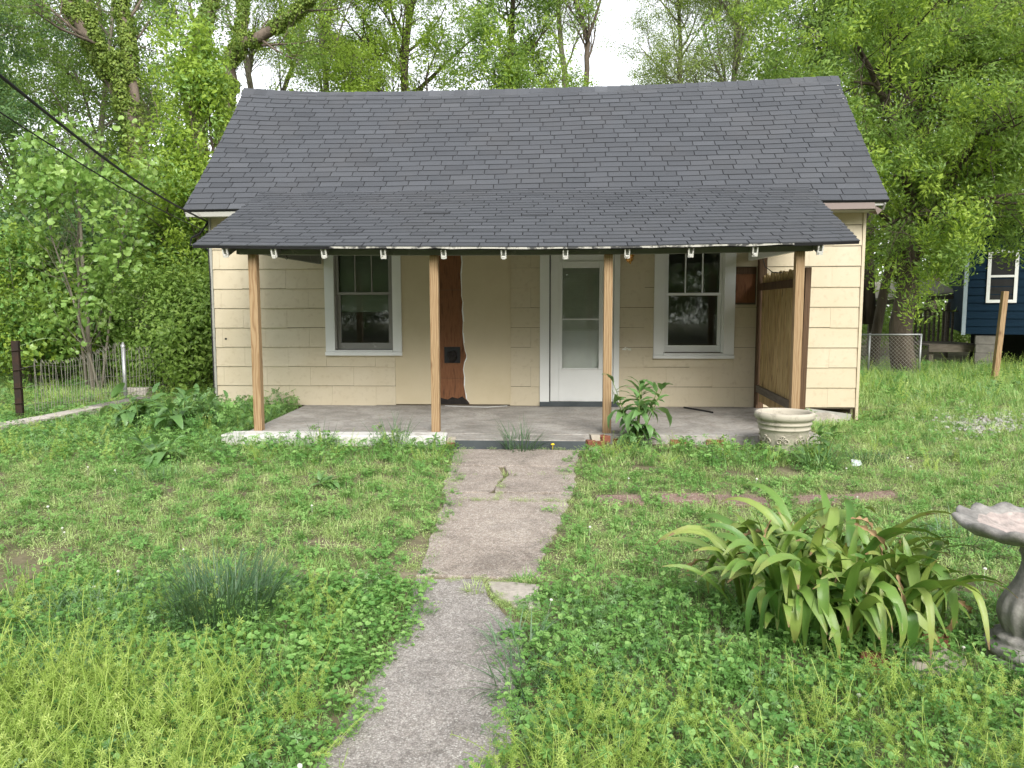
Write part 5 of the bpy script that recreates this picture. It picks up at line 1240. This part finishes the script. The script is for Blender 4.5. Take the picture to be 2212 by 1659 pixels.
# ------------------------------------------------------------------ grass tufts
def tuft(label, x, y, n, L, seed, w=.006, spread=.10, lean=.35, curl=1.0, mat='gr_dark', head=0):
    r = random.Random(seed); z = gz(x, y) - .01; q = MB()
    for i in range(n):
        a = r.uniform(0, 6.28); rad = spread * math.sqrt(r.random())
        q.blade((x + math.cos(a) * rad, y + math.sin(a) * rad, z), a + r.gauss(0, .7), abs(r.gauss(0, lean)), L * r.uniform(.5, 1.1), w * r.uniform(.7, 1.3), curl * r.uniform(.3, 1.6), 5, r.random())
    o = q.build('grass_tuft', M[mat], None, kind=None); tag(o, label, 'grass tuft'); return o
def tuft_px(label, u, v, n, L, seed, **k): p = onG(u, v); return tuft(label, p.x, p.y, n, L, seed, **k)
tuft_px('big dark green grass tuft in the weeds left of the path', 490, 1335, 620, .40, 1, spread=.24, lean=.3, w=.006, curl=.8)
tuft_px('low dark grass tuft spreading left of the big one', 210, 1345, 320, .26, 2, spread=.26, lean=.6, w=.006, curl=1.2)
tuft('dark grass tuft growing at the porch step', -.34, 7.69, 150, .40, 3, spread=.15, lean=.5, w=.007, curl=.9)
tuft('thin tall grass by the middle of the white kerb', -1.68, 7.79, 60, .46, 4, spread=.17, lean=.3, w=.006, curl=.6)
tuft('small thin grass by the white kerb', -2.42, 7.79, 42, .34, 5, spread=.12, lean=.4, w=.006, curl=.7)
tuft_px('arching grass clump in front of the planter', 1770, 1010, 240, .34, 6, spread=.16, lean=.6, w=.010, curl=1.6, mat='gr_dock')
tuft_px('dark grass clump between planter and lawn on the right', 1880, 1000, 130, .22, 7, spread=.2, lean=.6, w=.007, curl=1.2)
tuft_px('small grass tuft growing in the path joint near the porch', 1100, 1030, 90, .09, 8, spread=.06, lean=.8, w=.005, mat='gr_lawn')
tuft_px('grass tuft in the joint above the grey slab', 1032, 1280, 130, .10, 9, spread=.06, lean=.8, w=.005, mat='gr_lawn')
tuft_px('grass tuft beside the pale stone in the path', 1135, 1262, 120, .11, 10, spread=.07, lean=.7, w=.006, mat='gr_clover')
tuft_px('pale bluish grass tuft in the left lawn', 305, 1040, 150, .16, 11, spread=.22, lean=.8, w=.007, curl=1.3, mat='gr_dark')
tuft_px('green grass tuft in the left lawn', 365, 1030, 160, .18, 12, spread=.16, lean=.6, w=.007, curl=1.1, mat='gr_dock')
tuft_px('dark grass overhanging the path edge at the right', 1125, 1480, 80, .26, 13, spread=.14, lean=.9, w=.008, curl=1.2)
tuft_px('dark grass overhanging the path edge beside the geranium', 1120, 1400, 70, .22, 14, spread=.12, lean=.9, w=.008, curl=1.2)
tuft_px('bluish grass patch between lily and bird bath', 2080, 1180, 190, .22, 15, spread=.25, lean=.7, w=.008, curl=1.2)
tuft_px('grass mound beside the path left of the porch', 955, 1000, 150, .13, 16, spread=.2, lean=.6, w=.005, mat='gr_clover')
# small litter and pebbles
p = onG(1850, 1008); q = MB(); q.add([V(p.x - .05, p.y - .03, p.z + .01), V(p.x + .04, p.y - .04, p.z + .015), V(p.x + .05, p.y + .04, p.z + .05), V(p.x - .03, p.y + .05, p.z + .06), V(p.x, p.y, p.z + .055)], [(0, 1, 4), (1, 2, 4), (2, 3, 4), (3, 0, 4)]); o = q.build('paper_scrap', M['litter'], None); tag(o, 'crumpled pale blue paper scrap in the grass by the planter', 'litter')
p = onG(1194, 968); q = MB(); q.lathe([(0, .06), (.018, .062), (.022, .068), (.01, .078), (0, .08)], (p.x + .0, 7.68, -.1), 10); q.tube([V(p.x, 7.68, -.1), V(p.x, 7.68, -.035)], .003, 4); o = q.build('dandelion', M['yellow'], None, True); tag(o, 'yellow dandelion flower by the porch step', 'flower')
gv = MB(); rg = random.Random(8)
for i in range(420):
    u, v = rg.gauss(2130, 60), rg.gauss(918, 14); p = onG(u, v); s = rg.uniform(.008, .03)
    gv.lathe([(0, -s * .4), (s, -s * .2), (s * .8, s * .4), (0, s * .6)], (p.x, p.y, gz(p.x, p.y) + .03), 5, lambda i_, a, r, z: (r * (1 + .25 * math.sin(a * 2 + s * 900)), z))
o = gv.build('gravel', M['gravel'], None, kind='stuff'); tag(o, 'patch of pale gravel in the right hand grass', 'gravel')

# ------------------------------------------------------------------ the weedy lawn
rw = random.Random(77)
def v_lawn(r):
    b = MB()
    for i in range(16):
        a = r.uniform(0, 6.28); rad = .06 * math.sqrt(r.random()); b.blade((math.cos(a) * rad, math.sin(a) * rad, -.005), r.uniform(0, 6.28), abs(r.gauss(0, .5)), r.uniform(.03, .075), .004, r.uniform(.3, 1.5), 3, r.random())
    for i in range(34):
        a = r.uniform(0, 6.28); rad = .07 * math.sqrt(r.random()); z = r.uniform(.008, .045); p = V(math.cos(a) * rad, math.sin(a) * rad, z); d = V(r.gauss(0, 1), r.gauss(0, 1), r.uniform(-.1, .7))
        b.leaf(p, d, (0, 0, 1), r.uniform(.010, .020), r.uniform(.006, .011), .1, .1, r.random())
    return b
def v_grass(r):
    b = MB()
    for i in range(34):
        a = r.uniform(0, 6.28); rad = .06 * math.sqrt(r.random()); b.blade((math.cos(a) * rad, math.sin(a) * rad, -.005), r.uniform(0, 6.28), abs(r.gauss(0, .4)), r.uniform(.05, .13), .0045, r.uniform(.3, 1.6), 4, r.random())
    return b
def v_clover(r):
    b = MB()
    for i in range(20):
        a = r.uniform(0, 6.28); rad = .075 * math.sqrt(r.random()); z = r.uniform(.025, .085); p = V(math.cos(a) * rad, math.sin(a) * rad, z); t = r.random(); s = r.uniform(.010, .017)
        b.tube([V(p.x * .6, p.y * .6, -.005), p], .0009, 3, .3, False); n = (V(r.gauss(0, .35), r.gauss(0, .35), 1)).normalized(); ax = n.cross(V(.3, .8, .1)).normalized(); ay = n.cross(ax)
        for k in range(3):
            an = k * 2.094 + t * 6; dd = ax * math.cos(an) + ay * math.sin(an); b.leaf(p, dd, n, s * 1.25, s * 1.1, .08, .05, t, .62)
    return b
def v_ivy(r):
    b = MB()
    for i in range(16):
        a = r.uniform(0, 6.28); rad = .085 * math.sqrt(r.random()); z = r.uniform(.03, .13); p = V(math.cos(a) * rad, math.sin(a) * rad, z); t = r.random()
        b.tube([V(p.x * .5, p.y * .5, -.005), p], .0011, 3, .3, False); b.roundleaf(p, V(r.gauss(0, .45), r.gauss(0, .45), 1), r.uniform(.010, .021), 9, t, .25)
    for i in range(4): b.blade((r.gauss(0, .04), r.gauss(0, .04), 0), r.uniform(0, 6.28), r.uniform(0, .4), r.uniform(.08, .16), .005, r.uniform(.3, 1.2), 4, r.random())
    return b
def v_cleaver(r):
    b = MB()
    for s in range(9):
        a = r.uniform(0, 6.28); d = V(math.cos(a) * .5, math.sin(a) * .5, r.uniform(.5, 1.3)).normalized(); p = V(r.gauss(0, .04), r.gauss(0, .04), 0); L = r.uniform(.12, .30); n = int(L / .028); pts = [p.copy()]; t = r.random()
        for i in range(n):
            d = (d + V(r.gauss(0, .12), r.gauss(0, .12), -.02)).normalized(); p = p + d * (L / n); pts.append(p.copy()); ax = d.cross(V(.3, .5, .8)).normalized(); ay = d.cross(ax); sz = .022 * (1.1 - .55 * i / n) * r.uniform(.8, 1.2); off = r.uniform(0, 1)
            for k in range(6):
                an = k * 1.047 + off; b.leaf(p, ax * math.cos(an) + ay * math.sin(an) + d * .35, d, sz, sz * .2, .05, .1, min(1, t * .7 + .3 * i / n))
        b.tube(pts, .0013, 3, t, False)
    return b
def v_geranium(r):
    b = MB()
    for s in range(11):
        a = r.uniform(0, 6.28); rad = .11 * math.sqrt(r.random()); z = r.uniform(.06, .17); p = V(math.cos(a) * rad, math.sin(a) * rad, z); t = r.random(); b.tube([V(p.x * .3, p.y * .3, 0), V(p.x * .7, p.y * .7, z * .6), p], .0014, 3, .6, False)
        n = V(r.gauss(0, .4), r.gauss(0, .4), 1).normalized(); ax = n.cross(V(.3, .8, .1)).normalized(); ay = n.cross(ax); sz = r.uniform(.022, .036)
        for k in range(5):
            an = (k - 2) * .95 + t * 6; dd = ax * math.cos(an) + ay * math.sin(an); b.leaf(p, dd, n, sz, sz * .36, .1, .15, t, .6)
            for sg in (-1, 1):
                d2 = ax * math.cos(an + sg * .35) + ay * math.sin(an + sg * .35); b.leaf(p + dd * (sz * .45), d2, n, sz * .5, sz * .18, .1, .1, t)
    return b
def v_flower(r):
    b = MB(); p = V(0, 0, r.uniform(.07, .11)); b.tube([V(0, 0, 0), p], .0012, 3, .5, False)
    b.lathe([(0, -.007), (.009, -.004), (.011, .002), (.007, .008), (0, .010)], p, 7, lambda i, a, rr_, z: (rr_ * (1 + .15 * math.sin(a * 5 + i)), z)); return b
variants('lawn', [v_lawn(rw) for _ in range(6)], M['gr_lawn']); variants('grass', [v_grass(rw) for _ in range(5)], [M['gr_lawn'], M['gr_clover']])
variants('clover', [v_clover(rw) for _ in range(5)], M['gr_clover']); variants('groundivy', [v_ivy(rw) for _ in range(6)], M['gr_clover'])
variants('cleaver', [v_cleaver(rw) for _ in range(6)], M['gr_cleaver']); variants('geranium', [v_geranium(rw) for _ in range(6)], [M['gr_clover'], M['gr_clover'], M['gr_dock']])
variants('cloverflower', [v_flower(rw) for _ in range(3)], M['petal'])

def inpoly(x, y, P):
    c = False; n = len(P)
    for i in range(n):
        x0, y0 = P[i]; x1, y1 = P[(i + 1) % n]
        if (y0 > y) != (y1 > y) and x < (x1 - x0) * (y - y0) / (y1 - y0) + x0: c = not c
    return c
def g2(L): return [tuple(onG(u, v).xy) for u, v in L]
PVIS = g2([(1003, 972), (985, 1030), (978, 1085), (945, 1180), (918, 1255), (915, 1300), (900, 1370), (850, 1425), (790, 1500), (740, 1570), (690, 1659), (640, 1759)]) + \
       g2([(1010, 1759), (1060, 1659), (1082, 1580), (1092, 1500), (1105, 1420), (1118, 1350), (1150, 1260), (1165, 1200), (1200, 1140), (1225, 1085), (1235, 1030), (1245, 972)])
PVIS += [(.25, 7.76), (-1.0, 7.76)]
pv = np.array(PVIS)
def pathdist(x, y):
    d = 9.
    for i in range(len(PVIS) - 2):
        a = V(*PVIS[i]); c = V(*PVIS[i + 1]); e = c - a; t = max(0, min(1, (V(x, y) - a).dot(e) / max(1e-9, e.dot(e)))); d = min(d, (a + e * t - V(x, y)).length)
    return d
BARE = [(onG(5, 1235), .26), (onG(-20, 1280), .25), (onG(690, 1175), .10), (onG(1395, 1015), .12), (onG(1700, 1020), .16), (onG(1600, 1025), .12), (onG(2140, 915), .3)]
S = {k: [[], [], [], []] for k in ('lawn', 'grass', 'clover', 'groundivy', 'cleaver', 'geranium', 'cloverflower')}
def put(k, x, y, s, sz=None, lift=0.0):
    S[k][0].append((x, y, gz(x, y) + lift)); S[k][1].append((rw.gauss(0, .12), rw.gauss(0, .12), rw.uniform(0, 6.283))); S[k][2].append((s, s, s * (sz or 1))); S[k][3].append(rw.randrange(NVAR[k]))
def yard(x0, x1, y0, y1, step):
    ny = int((y1 - y0) / step)
    for j in range(ny):
        y = y0 + (j + .5) * step; nx_ = int((x1 - x0) / step)
        for i in range(nx_):
            X = x0 + (i + rw.random()) * step; Y = y + (rw.random() - .5) * step
            if abs(X + .056 * Y) > .70 * Y + 1.4: continue
            if -3.55 < X < 2.82 and 7.84 < Y < 10.5 or (-1.04 < X < .33 and Y > 7.73 and Y < 9) or in_house(X, Y): continue
            if inpoly(X, Y, PVIS) and not (rw.random() < .6 and pathdist(X, Y) < .03 + .10 * max(0, noise.noise(V(X * 3.5, Y * 3.5, 21)))): continue
            if any(inpoly(X, Y, P) for P in STEP) and rw.random() < .93: continue
            if any((X - c.x) ** 2 + (Y - c.y) ** 2 < (r_ * (.7 + .6 * rw.random())) ** 2 for c, r_ in BARE) and rw.random() < .9: continue
            if 2.75 < X < 4.0 and 9.95 < Y < 10.45 and rw.random() < .75: continue
            if (X - bc.x) ** 2 + (Y - bc.y) ** 2 < .04: continue
            if (X - pc.x) ** 2 + (Y - pc.y) ** 2 < .035: continue
            n1 = noise.noise(V(X * 1.1, Y * 1.1, 1)); n2 = noise.noise(V(X * 2.3, Y * 2.3, 5)); n3 = noise.noise(V(X * .7, Y * .7, 9)); u = rw.random()
            left = X < -.35; pd = pathdist(X, Y) if Y < 8 and abs(X + .4) < 1.6 else 2.0
            s = rw.uniform(.8, 1.25) * (step / .085) ** .55
            wt = {'lawn': 1.0, 'grass': .35 + .5 * max(0, n1), 'clover': .3 + .9 * max(0, n2), 'groundivy': 0, 'cleaver': 0, 'geranium': 0}
            near = max(0., min(1., (4.15 - Y) / .5)); vnear = max(0., min(1., (3.2 - Y) / .5))
            if left and near:
                wt = {'lawn': .25 * (1 - vnear), 'grass': .3, 'clover': .5, 'groundivy': 1.6 * max(0, 1.2 - pd) + .4, 'cleaver': 1.5 * vnear * (1 if X < -1.15 else .3) + .2 * near, 'geranium': .9 * near * (1 if n2 > -.1 else .4)}
            elif not left and near:
                wt = {'lawn': .7 * (1 - near) + .15, 'grass': .35, 'clover': .7, 'groundivy': .6 + .8 * max(0, n1), 'cleaver': (1.6 if n3 > 0 else .5) * vnear, 'geranium': .8 * near * (1.5 if X < .7 else .7)}
            if Y > 6.9 and Y < 8.3 and X < -1.0: wt = {'lawn': .5, 'grass': .5, 'clover': .9, 'groundivy': .3, 'cleaver': .15, 'geranium': .8 * (Y - 6.9)}
            if Y > 7.0 and Y < 8.2 and X > .3 and X < 2.8: wt = {'lawn': .5, 'grass': 1.2, 'clover': .6, 'groundivy': .3, 'cleaver': .1, 'geranium': .3}
            if Y > 8.2 and X < -3.4: wt = {'lawn': .2, 'grass': .6, 'clover': .6, 'groundivy': .4, 'cleaver': .3, 'geranium': 1.2}
            if X > 3 and Y > 6.5: wt = {'lawn': 1.0, 'grass': 1.0 + max(0, n1), 'clover': .35, 'groundivy': 0, 'cleaver': .04, 'geranium': .02}
            if Y > 11.5: wt = {'lawn': .3, 'grass': 1.5, 'clover': .2, 'groundivy': 0, 'cleaver': .12, 'geranium': .2 if X < 0 else .03}
            tot = sum(wt.values()); acc = 0
            for k, w in wt.items():
                acc += w / tot
                if u <= acc: break
            edge_low = min(1.0, .65 + pd * 1.2)
            hz = rw.uniform(.75, 1.25) * edge_low
            if X < -1.1 and Y < 2.9 and k == 'cleaver': s *= 1.3; hz *= 1.2
            if Y > 9 and k == 'grass': hz *= 1.25
            if X < -5 and Y > 8.6: hz *= .6
            if -4.7 < X < -3.4 and Y > 8.1 and k == 'geranium': hz *= 1.35; s *= 1.15
            if Y > 12: s *= 1.15; hz *= 1.2
            if rw.random() < (.32 if n3 < -.12 and k in ('lawn', 'clover') and Y > 4 else .02): continue
            put(k, X, Y, s * (.85 if k in ('cleaver',) and Y > 4 else .85 if k == 'geranium' and Y < 5 else 1) * min(1, .8 + pd), hz)
            if rw.random() < (.012 if n2 > .15 else .0025) and Y < 9: put('cloverflower', X, Y, rw.uniform(.6, .95))
yard(-4.2, 4.2, 1.7, 4.2, .060)
yard(-6.2, 6.2, 4.2, 7.0, .066)
yard(-9.5, 9.5, 7.0, 11.0, .088)
yard(-13, 15, 11.0, 19.0, .14)
for (k, c_) in (('lawn', 'low chickweed and short grass of the lawn'), ('grass', 'longer grass growing through the lawn'), ('clover', 'clover leaves spread through the lawn'), ('groundivy', 'round leaved ground ivy beside the path'),
                ('cleaver', 'pale yellow green cleavers in the foreground'), ('geranium', 'lobed wild geranium leaves in the foreground'), ('cloverflower', 'small white clover flowers dotted in the grass')):
    nm = {'lawn': 'lawn', 'grass': 'long_grass', 'clover': 'clover', 'groundivy': 'ground_ivy', 'cleaver': 'cleavers', 'geranium': 'wild_geranium', 'cloverflower': 'clover_flowers'}[k]
    print('SCATTER', nm, len(S[k][0]))
    scatter(nm, *S[k], k, None, c_, 'weeds' if k != 'cloverflower' else 'flowers')
# little grass growing in the path joints
pts = []; rj = random.Random(4)
def joint(a, c, n, k='lawn', s=.5):
    a = onG(*a); c = onG(*c)
    for i in range(n):
        p = a.lerp(c, rj.random()); put2.append((p.x + rj.gauss(0, .015), p.y + rj.gauss(0, .015)))
put2 = []
joint((985, 1085), (1225, 1087), 26); joint((1085, 1040), (1075, 1085), 26); joint((990, 1028), (1230, 1030), 9); joint((920, 1257), (1060, 1257), 12); joint((1060, 1290), (1150, 1345), 60); joint((1060, 1262), (1150, 1262), 14); joint((1000, 972), (1240, 974), 16)
scatter('joint_grass', [(x, y, gbase(y) + .012) for x, y in put2], [(0, 0, rj.uniform(0, 6.28)) for _ in put2], [rj.uniform(.3, .65) for _ in put2], [rj.randrange(NVAR['lawn']) for _ in put2], 'lawn', None, 'bits of grass in the joints of the path', 'grass')
